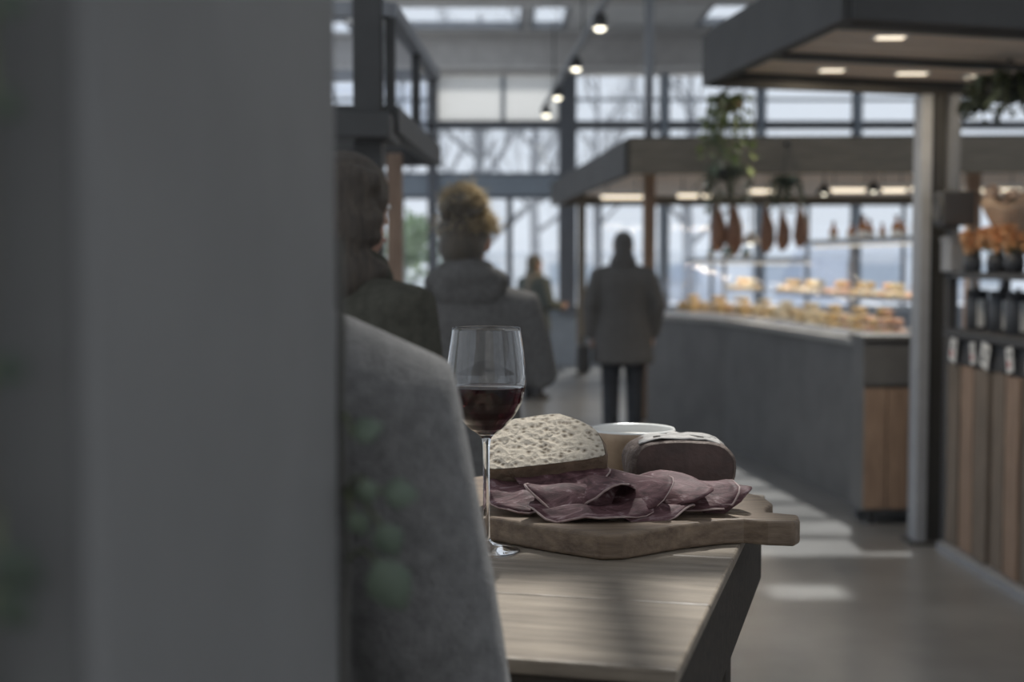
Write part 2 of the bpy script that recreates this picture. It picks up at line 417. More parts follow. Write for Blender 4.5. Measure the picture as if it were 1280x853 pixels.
# side walls and the wall behind the viewer
def pierced_wall(name, axis, pos, a0, a1, wins, th=.2, m='wall', label=''):
    us = sorted({a0, a1, *[q for w_ in wins for q in w_[:2]]}); zs = sorted({0, ZC, *[q for w_ in wins for q in w_[2:4]]})
    mb = MB()
    for i in range(len(us) - 1):
        for j in range(len(zs) - 1):
            cu, cz = (us[i] + us[i + 1]) / 2, (zs[j] + zs[j + 1]) / 2
            if any(w_[0] < cu < w_[1] and w_[2] < cz < w_[3] for w_ in wins): continue
            if axis == 'x': mb.box((pos, us[i], zs[j]), (pos + th, us[i + 1], zs[j + 1]))
            else: mb.box((us[i], pos, zs[j]), (us[i + 1], pos + th, zs[j + 1]))
    struct(mb.build(name, m), label)
    for w_ in wins:
        fr = MB()
        def pt(u, z): return (pos + th / 2, u, z) if axis == 'x' else (u, pos + th / 2, z)
        for p, q in (((w_[0], w_[2]), (w_[1], w_[2])), ((w_[0], w_[3]), (w_[1], w_[3])), ((w_[0], w_[2]), (w_[0], w_[3])), ((w_[1], w_[2]), (w_[1], w_[3]))):
            fr.bar(pt(*p), pt(*q), .07, .07)
        f = struct(fr.build(window_name(), 'mullion'), 'tall steel framed window in the side of the hall')
        n = max(1, round((w_[1] - w_[0]) / 1.4)); d = (w_[1] - w_[0]) / n
        for i in range(n):
            u0 = w_[0] + i * d
            a, c = pt(u0 + .03, w_[2] + .03), pt(u0 + d - .03, w_[3] - .03)
            if axis == 'x': MB().box((a[0] - .005, a[1], a[2]), (a[0] + .005, c[1], c[2])).build('pane', 'glass', f)
            else: MB().box((a[0], a[1] - .005, a[2]), (c[0], a[1] + .005, c[2])).build('pane', 'glass', f)
            if i: MB().bar(pt(u0, w_[2]), pt(u0, w_[3]), .05, .05).build('mullion', 'mullion', f)
pierced_wall('wall_left', 'x', XL - .2, YB, YF + .2, [(-3.8, 2.2, .3, 3.9), (2.6, 9.2, .3, 3.9), (9.6, 19.4, .3, 3.9)], label='plastered side wall of the hall with tall windows')
pierced_wall('wall_right', 'x', XR, YB, YF + .2, [(12.5, 19, .9, 3.6)], label='plastered side wall of the hall beyond the stalls')
pierced_wall('wall_back', 'y', YB - .2, XL, XR, [(-2.6, -.6, .8, 3.4), (2.6, 9.0, .15, 4.0)], label='plastered end wall of the hall with wide windows')

# far glazed wall
posts = [W(px, 328, YF).x for px in (352, 465, 541, 709, 830, 950, 1070, 1190, 1318)] + [XR]
lo = MB().box((XL, YF, 0), (XR, YF + .2, .72)).build('wall_far', 'low_wall'); struct(lo, 'low blue-grey wall under the tall far windows')
MB().box((XL, YF - .06, .72), (XR, YF + .26, .79)).build('sill', 'transom', lo)
tr = struct(MB().box((XL, YF - .05, 2.38), (XR, YF + .2, 2.66)).build('trim_7', 'transom'), 'wide pale blue transom across the far windows')
tr = struct(MB().box((XL, YF - .05, 3.34), (XR, YF + .15, 3.42)).build('trim_8', 'mullion'), 'thin dark rail across the far windows')
tr = struct(MB().box((XL, YF - .05, 4.06), (XR, YF + .2, 4.2)).build('trim_9', 'beam'), 'grey head beam above the far windows')
for i, px in enumerate(posts):
    wd = .24 if i == 3 else (.12 if i < 3 else .07)
    struct(MB().box((px - wd / 2, YF - .12, .72), (px + wd / 2, YF + .2, 4.06)).build('trim_%d' % (10 + i), 'mullion' if i < 4 else 'transom'), 'dark upright post between the far windows' if wd > .2 else 'slim dark upright between the far windows')
for i in range(len(posts) - 1):
    x0, x1 = posts[i] + .06, posts[i + 1] - .06
    fr = MB()
    for z in (.82, 2.36, 2.68, 3.33): fr.bar((x0, YF + .05, z), (x1, YF + .05, z), .05, .05)
    for x in (x0, x1): fr.bar((x, YF + .05, .8), (x, YF + .05, 4.06), .03, .05)
    f = struct(fr.build(window_name(), 'mullion'), 'tall far window with three rows of panes')
    mid = W(637, 328, YF).x if i == 2 else (W(750, 328, YF).x if i == 3 else (x0 + x1) / 2)
    MB().bar((mid, YF + .05, .8), (mid, YF + .05, 2.4), .085 if i == 2 else .05, .06).build('mullion', 'mullion', f)
    for a, c in ((x0, mid), (mid, x1)):
        MB().box((a + .02, YF + .045, .84), (c - .02, YF + .055, 2.36)).build('pane', 'glass', f)
    MB().box((x0 + .02, YF + .045, 2.68), (x1 - .02, YF + .055, 3.33)).build('pane', 'glass', f)
    if i == 2:
        m2 = x0 + (x1 - x0) * .52
        MB().box((x0 + .02, YF + .045, 3.43), (m2, YF + .055, 4.05)).build('pane', 'frost', f)
        MB().box((m2 + .02, YF + .045, 3.43), (x1 - .02, YF + .055, 4.05)).build('pane', 'frost', f)
        MB().bar((m2 + .01, YF + .05, 3.43), (m2 + .01, YF + .05, 4.05), .05, .05).build('mullion', 'transom', f)
    else:
        MB().box((x0 + .02, YF + .045, 3.43), (x1 - .02, YF + .055, 3.70)).build('pane', 'glass', f)
        MB().box((x0 + .02, YF + .045, 3.74), (x1 - .02, YF + .055, 4.05)).build('pane', 'glass', f)
        MB().bar((x0, YF + .05, 3.72), (x1, YF + .05, 3.72), .05, .04).build('glazing_bar', 'transom', f)

# ================================================================== outside
struct(MB().box((-60, YF + .4, -.25), (70, 120, -.05)).build('ground', 'ground'), 'pale paved ground outside the far windows')
def tree(px, D, h, seed, label):
    rnd = random.Random(seed); p = W(px, 328, D); t = thing('bare_tree', label, 'tree', (p.x, D, -.05), group='bare trees outside')
    MB().tube([(0, 0, 0), (.03, 0, h * .2), (-.04, .05, h * .45), (.05, .02, h * .75), (0, 0, h)], [.16, .14, .11, .06, .02], 8).build('trunk', 'flare_bark', t, True)
    br = MB()
    def grow(p0, d, L, r, n):
        p1 = p0 + d * L * .5 + Vector((rnd.uniform(-.1, .1), rnd.uniform(-.1, .1), .05)) * L; p2 = p0 + d * L + Vector((0, 0, .12 * L))
        br.tube([p0, p1, p2], [r, r * .75, r * .45], 5)
        if n:
            for q in range(3):
                v = (d + Vector((rnd.uniform(-.8, .8), rnd.uniform(-.8, .8), rnd.uniform(-.1, .7)))).normalized()
                grow(p0.lerp(p2, .45 + .25 * q), v, L * .6, r * .5, n - 1)
    for k in range(9):
        a = k * 2.4; z = h * (.28 + .07 * k)
        grow(Vector((0, 0, z)), Vector((math.cos(a), math.sin(a), .75)).normalized(), h * (.26 - .014 * k), .075 - .004 * k, 3)
    br.build('branches', 'flare_bark', t, True)
tree(600, 26, 6, 1, 'bare winter tree whose trunk shows beside the woman\'s head')
tree(668, 37, 8, 2, 'wide branching bare tree behind the thick window post')
tree(745, 49, 9.5, 3, 'bare winter tree seen above the standing man')
tree(860, 31, 6.5, 4, 'bare winter tree seen through the food stall')
tree(500, 33, 6.5, 5, 'bare winter tree rising behind the evergreen bush')
def bush(px, D, rx, rz, seed, label):
    rnd = random.Random(seed); p = W(px, 328, D); t = thing('evergreen_bush', label, 'bush', (p.x, D, -.05))
    MB().tube([(0, 0, 0), (0, 0, rz)], .06, 6).build('stem', 'flare_bark', t)
    mb = MB()
    for k in range(700):
        v = Vector((rnd.gauss(0, 1), rnd.gauss(0, 1), rnd.gauss(0, 1))).normalized() * rnd.uniform(.55, 1)
        q = Vector((v.x * rx, v.y * rx, rz * (1 + v.z)))
        mb.leaf(q, v + Vector((0, 0, .2)), (0, 0, 1), .28, .14)
    o = mb.build('foliage', 'hedge', t); o['kind'] = 'stuff'
bush(516, 26, .7, 1.15, 1, 'green evergreen bush outside the far windows')
t = thing('low_building', 'long pale blue low building across the square outside', 'building', (2, 55, -.05))
MB().box((-26, 0, 0), (30, 8, 1.75)).build('wall', 'pale_wall', t)
MB().box((-26.4, -.4, 1.75), (30.4, 8.4, 1.9)).build('roof', 'roof_out', t)
for k in range(14):
    f = MB().box((-24 + k * 3.9, -.06, .6), (-22 + k * 3.9, .02, 1.5)).build('window', 'roof_out', t)
    MB().box((-23.9 + k * 3.9, -.09, .7), (-22.1 + k * 3.9, -.05, 1.4)).build('pane', 'win_out', f)

# ================================================================== near pillar with vine
PX0, PX1, PY0, PY1 = -.52, -.1, .42, .80
bm_ = MB().prism([(-.124, PY0), (-.0968, PY1), (-.47, PY1 + .03), (-.50, PY0)], 0, ZC)
struct(bm_.build('pillar', 'pillar', bevel=.012, bseg=4), 'wide matt grey pillar standing close beside the wine table')
MB().box((-.498, PY0 - .006, .02), (-.128, PY0 - .0005, ZC - .02)).build('front_shade_panel', 'front_shade', bpy.data.objects['pillar'])  # added panel, its dark colour stands for shade on the pillar front
def vine(name, label, path, leaves, mkey):
    t = thing(name, label, 'vine', (0, 0, 0))
    MB().tube(path, .0025, 6).build('stem', 'bark_dark', t, True)
    for (p, d, L, wd) in leaves:
        near = min(path, key=lambda q: (Vector(q) - Vector(p)).length)
        MB().tube([near, (Vector(near) + Vector(p)) / 2 + Vector((0, 0, .006)), p], .0012, 5).build('stalk', 'stem', t)
        MB().leaf(p, d, (0, -1, .25), L, wd).build('leaf', mkey, t, True, thick=.0008)
    return t
def vpt(px, py, D): return tuple(W(px, py, D))
path = [vpt(424, 300, .81), vpt(427, 420, .808), vpt(426, 520, .806), vpt(430, 620, .80), vpt(434, 700, .795), vpt(430, 780, .79), vpt(428, 1100, .80)]
path = [vpt(424, 1300, .80)] + path[::-1]
vine('climbing_ivy', 'green ivy climbing the edge of the grey pillar beside the grey coat', path,
     [(vpt(470, 700, .76), (.55, 0, -1), .033, .026), (vpt(475, 655, .765), (.4, 0, -.8), .021, .018), (vpt(478, 615, .77), (1, 0, -.1), .020, .017),
      (vpt(440, 545, .78), (.5, 0, .2), .018, .015), (vpt(455, 600, .77), (.2, 0, -.7), .014, .013), (vpt(440, 640, .78), (.6, 0, -1), .016, .013)], 'leaf')
path = [vpt(-30, 1500, .41), vpt(-25, 900, .41), vpt(-10, 780, .405), vpt(-5, 650, .405), vpt(-18, 500, .405), vpt(-12, 300, .405), vpt(-14, 60, .405), vpt(-20, -60, .405)]
vine('trailing_ivy', 'green ivy trailing down the shaded front of the grey pillar', path,
     [(vpt(-5, 690, .39), (.8, 0, -.7), .016, .013), (vpt(-10, 455, .39), (.9, 0, -.3), .010, .010), (vpt(0, 740, .39), (.6, 0, -.9), .013, .011), (vpt(-8, 10, .39), (.9, 0, .2), .010, .009), (vpt(-12, 120, .39), (.8, 0, -.4), .010, .009)], 'leaf_dark')

# ================================================================== wooden bar table
TZ = 1.12
A = Vector((G(848, 838, TZ).x, G(848, 838, TZ).y, 0))
e1 = (G(925, 682, TZ) - G(848, 838, TZ)); e1.z = 0; e1.normalize(); e2 = Vector((-e1.y, e1.x, 0))
L1, L2 = .90, .64
trz = math.atan2(e1.y, e1.x) - math.pi / 2
t = thing('bar_table', 'tall thick wooden bar table carrying the wine glass and cutting board', 'table', (A.x, A.y, 0), trz)
npl = 4; pw = L1 / npl
for i in range(npl):      # local: x right, y along the side edge
    mb = MB().box((-L2, i * pw + (.0008 if i else 0), TZ - .014), (0, (i + 1) * pw - .0008, TZ))
    mb.build('plank', 'table', t, bevel=.003)
e = .085
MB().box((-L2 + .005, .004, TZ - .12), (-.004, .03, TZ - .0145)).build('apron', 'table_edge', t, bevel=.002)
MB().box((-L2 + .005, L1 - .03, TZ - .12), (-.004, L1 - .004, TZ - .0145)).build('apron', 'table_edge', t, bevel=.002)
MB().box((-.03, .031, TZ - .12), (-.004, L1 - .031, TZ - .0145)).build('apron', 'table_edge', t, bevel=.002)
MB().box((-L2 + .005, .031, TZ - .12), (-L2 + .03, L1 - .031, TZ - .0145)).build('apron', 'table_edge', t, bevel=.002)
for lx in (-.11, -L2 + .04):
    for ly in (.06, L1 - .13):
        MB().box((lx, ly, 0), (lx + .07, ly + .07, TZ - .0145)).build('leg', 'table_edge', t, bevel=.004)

# cutting board
BT = TZ + .030
pts = [(613, 646), (688, 659), (752, 668), (778, 667.5), (850, 656), (905, 650), (930, 649), (960, 651.5), (994, 652.5), (1000, 649), (998, 643.5), (975, 641.5), (958, 640), (957, 635), (966, 629), (955, 621), (925, 613), (880, 602), (800, 590), (700, 588), (600, 595), (520, 608), (500, 618), (520, 630)]
poly = [G(px, py, BT) for px, py in pts]
cb = MB().prism([(p.x, p.y) for p in poly], TZ + .0005, BT).build('cutting_board', 'board', bevel=.004, bseg=3)
tag(cb, 'thick wooden cutting board with short handle overhanging the table', 'cutting board')

# wine glass
gp = G(608, 690, TZ)
t = thing('wine_glass', 'stemmed glass half full of red wine on the wooden table', 'wine glass', (gp.x, gp.y, TZ + .0005))
H = .2555
outer = [(0, 0), (.036, 0), (.0385, .0012), (.036, .0025), (.018, .0065), (.006, .012), (.0042, .022), (.0038, .06), (.0038, .105), (.0048, .126), (.009, .134), (.020, .142), (.033, .157), (.0415, .174), (.0455, .193), (.0452, .205), (.043, .225), (.0385, H)]
inner = [(.0376, H), (.0421, .225), (.0443, .205), (.0446, .193), (.0406, .1745), (.0321, .158), (.0193, .1435), (.008, .1365), (0, .1355)]
def dense(pr):
    o = [pr[0]]
    for a_, c_ in zip(pr, pr[1:]):
        n_ = max(1, int(math.hypot(c_[0] - a_[0], c_[1] - a_[1]) / .003)); o += [(a_[0] + (c_[0] - a_[0]) * i / n_, a_[1] + (c_[1] - a_[1]) * i / n_) for i in range(1, n_ + 1)]
    return o
def catmull(pr, n_=6):
    o = []
    for i in range(len(pr) - 1):
        p0, p1, p2, p3 = [Vector(pr[max(0, min(len(pr) - 1, j))]) for j in (i - 1, i, i + 1, i + 2)]
        for k_ in range(n_):
            u = k_ / n_; q_ = .5 * ((2 * p1) + (p2 - p0) * u + (2 * p0 - 5 * p1 + 4 * p2 - p3) * u * u + (3 * p1 - p0 - 3 * p2 + p3) * u ** 3); o.append((max(0, q_.x), q_.y))
    return o + [tuple(pr[-1])]
outer = outer[:4] + catmull(outer[4:]); outer[-1] = (.0385, H)
rim = [(.0385, H), (.0384, H + .0003), (.0381, H + .0005), (.0378, H + .0003), (.0376, H)]
MB().lathe(outer[:-1] + dense(outer[-2:])[1:-1] + rim + catmull(inner)[1:], seg=72).build('bowl_and_stem', 'crystal', t, True)
wl = .1885
MB().lathe([(0, .1352), (.0083, .1362), (.0196, .1432), (.0324, .1577), (.0409, .1742), (.0444, wl), (.0444, wl + .0003), (.0436, wl), (0, wl)], seg=64).build('wine', 'wine', t, True)

# bread
def bread(name, label, centre, rot, W_, H_, T_, seed):
    t = thing(name, label, 'bread', centre); t.rotation_euler = rot
    n = 44; out = []
    for k in range(n):
        a = 2 * math.pi * k / n; x = math.cos(a); yv = math.sin(a)
        x = math.copysign(abs(x) ** .75, x) * W_ / 2
        yv = yv ** .8 * H_ if yv > 0 else -abs(yv) ** .5 * H_ * .10
        f = 1 + .06 * noise.noise(Vector((math.cos(a) * 2, math.sin(a) * 2, seed))) + .035 * noise.noise(Vector((math.cos(a) * 6, math.sin(a) * 6, seed)))
        out.append((x * f, yv * f))
    mb = MB(); rings = []
    for z, s in ((0, .965), (T_ * .1, 1), (T_ * .9, 1), (T_, .965)):
        rings.append([mb.bm.verts.new((p[0] * s + .002 * noise.noise(Vector((p[0] * 60, p[1] * 60, z * 60 + seed))), p[1] * s, z)) for p in out])
    for r0, r1 in zip(rings, rings[1:]):
        for k in range(n): mb.bm.faces.new((r0[k], r0[(k + 1) % n], r1[(k + 1) % n], r1[k]))
    mb.build('crust', 'crust', t, True)
    for zz, sg in ((T_, 1), (0, -1)):
        mb = MB(); rr = []
        for s in (1.0, .95, .88, .8, .7, .6, .5, .4, .3, .2, .1):
            rr.append([mb.bm.verts.new((p[0] * .965 * s, p[1] * .965 * s + H_ * .38 * (1 - s), zz + sg * (.0006 + .004 * min(1, (1 - s) * 5) * (.6 + noise.noise(Vector((p[0] * s * 110, p[1] * s * 110, seed))))))) for p in out])
        c = mb.bm.verts.new((0, H_ * .38, zz + sg * .003))
        for r0, r1 in zip(rr, rr[1:]):
            for k in range(n): mb.bm.faces.new((r0[k], r0[(k + 1) % n], r1[(k + 1) % n], r1[k]))
        for k in range(n): mb.bm.faces.new((rr[-1][k], rr[-1][(k + 1) % n], c))
        mb.build('crumb', 'crumb', t, True)
    return t
bp = W(684, 590, 1.735)
bread('bread_slice', 'thick slice of rustic bread with its holed crumb facing up', (bp.x, bp.y, BT + .034), (R(30), R(-6), R(4)), .150, .094, .030, 3)
bp = W(692, 596, 1.775)
bread('bread_slice', 'lower slice of rustic bread lying flat under the tilted slice', (bp.x, bp.y - .005, BT + .005), (0, 0, R(10)), .145, .09, .028, 9)

# bowl of dip
bp = W(790, 538, 1.955)
t = thing('dip_bowl', 'small stoneware bowl of creamy dip behind the bread', 'bowl', (bp.x, bp.y, BT + .0005))
bh = bp.z - BT
MB().lathe([(0, 0), (.034, 0), (.038, .004), (.050, bh * .45), (.0585, bh * .85), (.0597, bh), (.0575, bh + .0015)], seg=48).build('bowl_body', 'bowl_out', t, True)
MB().lathe([(.0597, bh), (.0585, bh + .003), (.0565, bh), (.054, bh * .8), (.045, bh * .45), (.03, .008), (0, .007)], seg=48).build('glazed_lining', 'bowl_in', t, True)
mb = MB(); rr = []
for s in (1, .8, .6, .4, .2):
    rr.append([mb.bm.verts.new((.0545 * s * math.cos(a), .0545 * s * math.sin(a), bh * .86 + .006 * (1 - s) * (.6 + noise.noise(Vector((math.cos(a) * s * 3, math.sin(a) * s * 3, 5)))))) for a in [2 * math.pi * k / 30 for k in range(30)]])
for r0, r1 in zip(rr, rr[1:]):
    for k in range(30): mb.bm.faces.new((r0[k], r0[(k + 1) % 30], r1[(k + 1) % 30], r1[k]))
mb.bm.faces.new(rr[-1]); mb.build('dip', 'dip', t, True)

# cured meat joint with cut face
bp = W(850, 578, 1.80)
t = thing('cured_meat_joint', 'dark cured meat joint with cut face and white bloom on top', 'meat', (bp.x, bp.y, BT + .001), R(-4))
def oval(n, ww, hh, k=0): 
    o = []
    for i in range(n):
        a = 2 * math.pi * i / n; x, z = math.cos(a), math.sin(a)
        x = math.copysign(abs(x) ** .62, x); z = math.copysign(abs(z) ** .72, z)
        f = 1 + .05 * noise.noise(Vector((x * 2, z * 2, k + 4)))
        o.append((x * ww / 2 * f, z * hh / 2 * f))
    return o
n = 40; MH = .072; ov = oval(n, .132, MH); mb = MB(); rr = []
for yy, s, dx in ((0, .93, .006), (.004, 1, .005), (.03, 1.03, 0), (.06, 1.0, -.008), (.082, .85, -.012), (.092, .5, -.014)):
    rr.append([mb.bm.verts.new((p[0] * s + dx + .002 * noise.noise(Vector((p[0] * 50, yy * 50, p[1] * 50))), yy, MH / 2 + p[1] * s * (1 if p[1] > 0 else .96))) for p in ov])
for r0, r1 in zip(rr, rr[1:]):
    for k in range(n): mb.bm.faces.new((r0[k], r0[(k + 1) % n], r1[(k + 1) % n], r1[k]))
mb.bm.faces.new(rr[-1]); mb.build('rind', 'rind', t, True)
mb = MB(); rr = []
for s in (.93, .75, .5, .25):
    rr.append([mb.bm.verts.new((p[0] * s + .006, -.0006 - .002 * (1 - s), MH / 2 + p[1] * s)) for p in ov])
for r0, r1 in zip(rr, rr[1:]):
    for k in range(n): mb.bm.faces.new((r0[k], r0[(k + 1) % n], r1[(k + 1) % n], r1[k]))
mb.bm.faces.new(rr[-1]); mb.build('cut_face', 'cut', t, True)
mb = MB(); gr = {}
for i in range(13):
    for j in range(9):
        u, v = i / 12, j / 8; x = -.052 + .112 * u; yy = .006 + .07 * v
        q = abs(x / .066) ** (1 / .62); zt = max(0, 1 - q * q) ** .5; zt = zt ** .72 * MH / 2
        gr[i, j] = mb.bm.verts.new((x, yy, MH / 2 + zt * 1.02 + .0012 + .002 * noise.noise(Vector((x * 120, yy * 120, 1)))))
for i in range(12):
    for j in range(8):
        if noise.noise(Vector((i * .45, j * .5, 2.2))) > -.25 or j < 2: mb.bm.faces.new((gr[i, j], gr[i + 1, j], gr[i + 1, j + 1], gr[i, j + 1]))
mb.build('white_bloom', 'mould', t, True, thick=.001)

# sliced meat, fanned
def meat_slice(px, py, D, lx, ly, rz, arch, lift, tilt, seed):
    p = W(px, py, D); n, m_ = 26, 8
    mb = MB(); rr = []
    for j in range(m_ + 1):
        s = j / m_; row = []
        for k in range(n):
            a = 2 * math.pi * k / n
            f = 1 + .13 * noise.noise(Vector((math.cos(a) * 1.7, math.sin(a) * 1.7, seed))) + .035 * noise.noise(Vector((math.cos(a) * 6, math.sin(a) * 6, seed)))
            x, yv = math.cos(a) * s * lx / 2 * f, math.sin(a) * s * ly / 2 * f
            z = arch * (1 - (2 * yv / ly) ** 2) + .004 * noise.noise(Vector((x * 40, yv * 40, seed + 2))) + .005 * s ** 3 * math.sin(3 * a + seed)
            row.append(mb.bm.verts.new((x, yv, z)) if j else None)
        rr.append(row)
    c = mb.bm.verts.new((0, 0, arch))
    for k in range(n): mb.bm.faces.new((c, rr[1][k], rr[1][(k + 1) % n]))
    for r0, r1 in zip(rr[1:], rr[2:]):
        for k in range(n): mb.bm.faces.new((r0[k], r0[(k + 1) % n], r1[(k + 1) % n], r1[k]))
    o = mb.build('meat_slice', 'meat', None, True, thick=.0022)
    rimp = [v.co.copy() for v in o.data.vertices[-n - 1:]]
    order = sorted(range(len(o.data.vertices)), key=lambda q: -(o.data.vertices[q].co.x / lx) ** 2 - (o.data.vertices[q].co.y / ly) ** 2)[:n]
    rimp = sorted([o.data.vertices[q].co.copy() for q in order], key=lambda c_: math.atan2(c_.y / ly, c_.x / lx))
    st = int(seed * 3) % n; seg_ = [rimp[(st + q) % n] for q in range(n * 2 // 3)]
    MB().tube(seg_, [0.0007 + .0008 * math.sin(math.pi * q / (len(seg_) - 1)) for q in range(len(seg_))], 6).build('fat_rim', 'fat', o, True)
    o.location = (p.x, p.y, BT + lift); o.rotation_euler = (tilt, 0, rz)
    return o
sl = [ # px, py, D, long, short, rz, arch, lift, tilt, label
 (664, 620, 1.705, .110, .085, R(6), .012, .016, R(20), 'flat wine-red cured meat slice by the glass stem'),
 (700, 606, 1.735, .125, .075, R(-6), .018, .030, R(30), 'ruffled cured meat slice leaning on the bread crust'),
 (716, 628, 1.680, .125, .070, R(26), .024, .012, R(14), 'narrow folded cured meat slice with pale fat rim'),
 (748, 620, 1.690, .105, .085, R(-58), .026, .016, R(14), 'dark arched cured meat slice in the middle of the fan'),
 (790, 622, 1.690, .125, .080, R(-46), .012, .022, R(30), 'broad mauve cured meat slice draped towards the board corner'),
 (830, 619, 1.700, .130, .078, R(-38), .010, .021, R(30), 'broad mauve cured meat slice under the cut joint'),
 (866, 617, 1.705, .120, .070, R(-28), .012, .018, R(26), 'thin cured meat slice below the rounded end of the joint'),
 (892, 617, 1.715, .090, .060, R(-14), .014, .014, R(22), 'small curled cured meat slice nearest the board handle'),
 (738, 644, 1.645, .140, .050, R(2), .010, .006, R(10), 'lowest cured meat slice lying on the board edge'),
 (806, 642, 1.655, .120, .045, R(8), .008, .006, R(12), 'thin cured meat slice tucked under the mauve slices'),
]
for k, s in enumerate(sl):
    tag(meat_slice(*s[:9], k * 3.1), s[9], 'meat slice', 'sliced cured meat on the board')

# ================================================================== people
def hand(mb, wrist, d, palm_n, s=1, side=1, curl=.5):
    """palm and five separate bent fingers; d points from wrist to fingertips"""
    wst = Vector(wrist); d = Vector(d).normalized(); n = Vector(palm_n); n = (n - d * n.dot(d)).normalized(); a = d.cross(n) * side
    mb.tube([wst, wst + d * .04 * s, wst + d * .085 * s], [.028 * s, .038 * s, .036 * s], 12, .42, side=a)
    for k, (o, L) in enumerate(((-.028, .062), (-.010, .072), (.009, .068), (.027, .052))):
        p0 = wst + d * .08 * s + a * o * s; p1 = p0 + (d + n * curl * .4).normalized() * L * .5 * s; p2 = p1 + (d + n * curl * 1.6).normalized() * L * .5 * s
        mb.tube([p0, p1, p2], [.0088 * s, .0085 * s, .007 * s], 8)
    p0 = wst + d * .025 * s - a * .03 * s; p1 = p0 + (d * .6 - a * .7 + n * .3).normalized() * .035 * s; p2 = p1 + (d * .9 - a * .1 + n * .4).normalized() * .03 * s
    mb.tube([p0, p1, p2], [.012 * s, .0105 * s, .008 * s], 8)

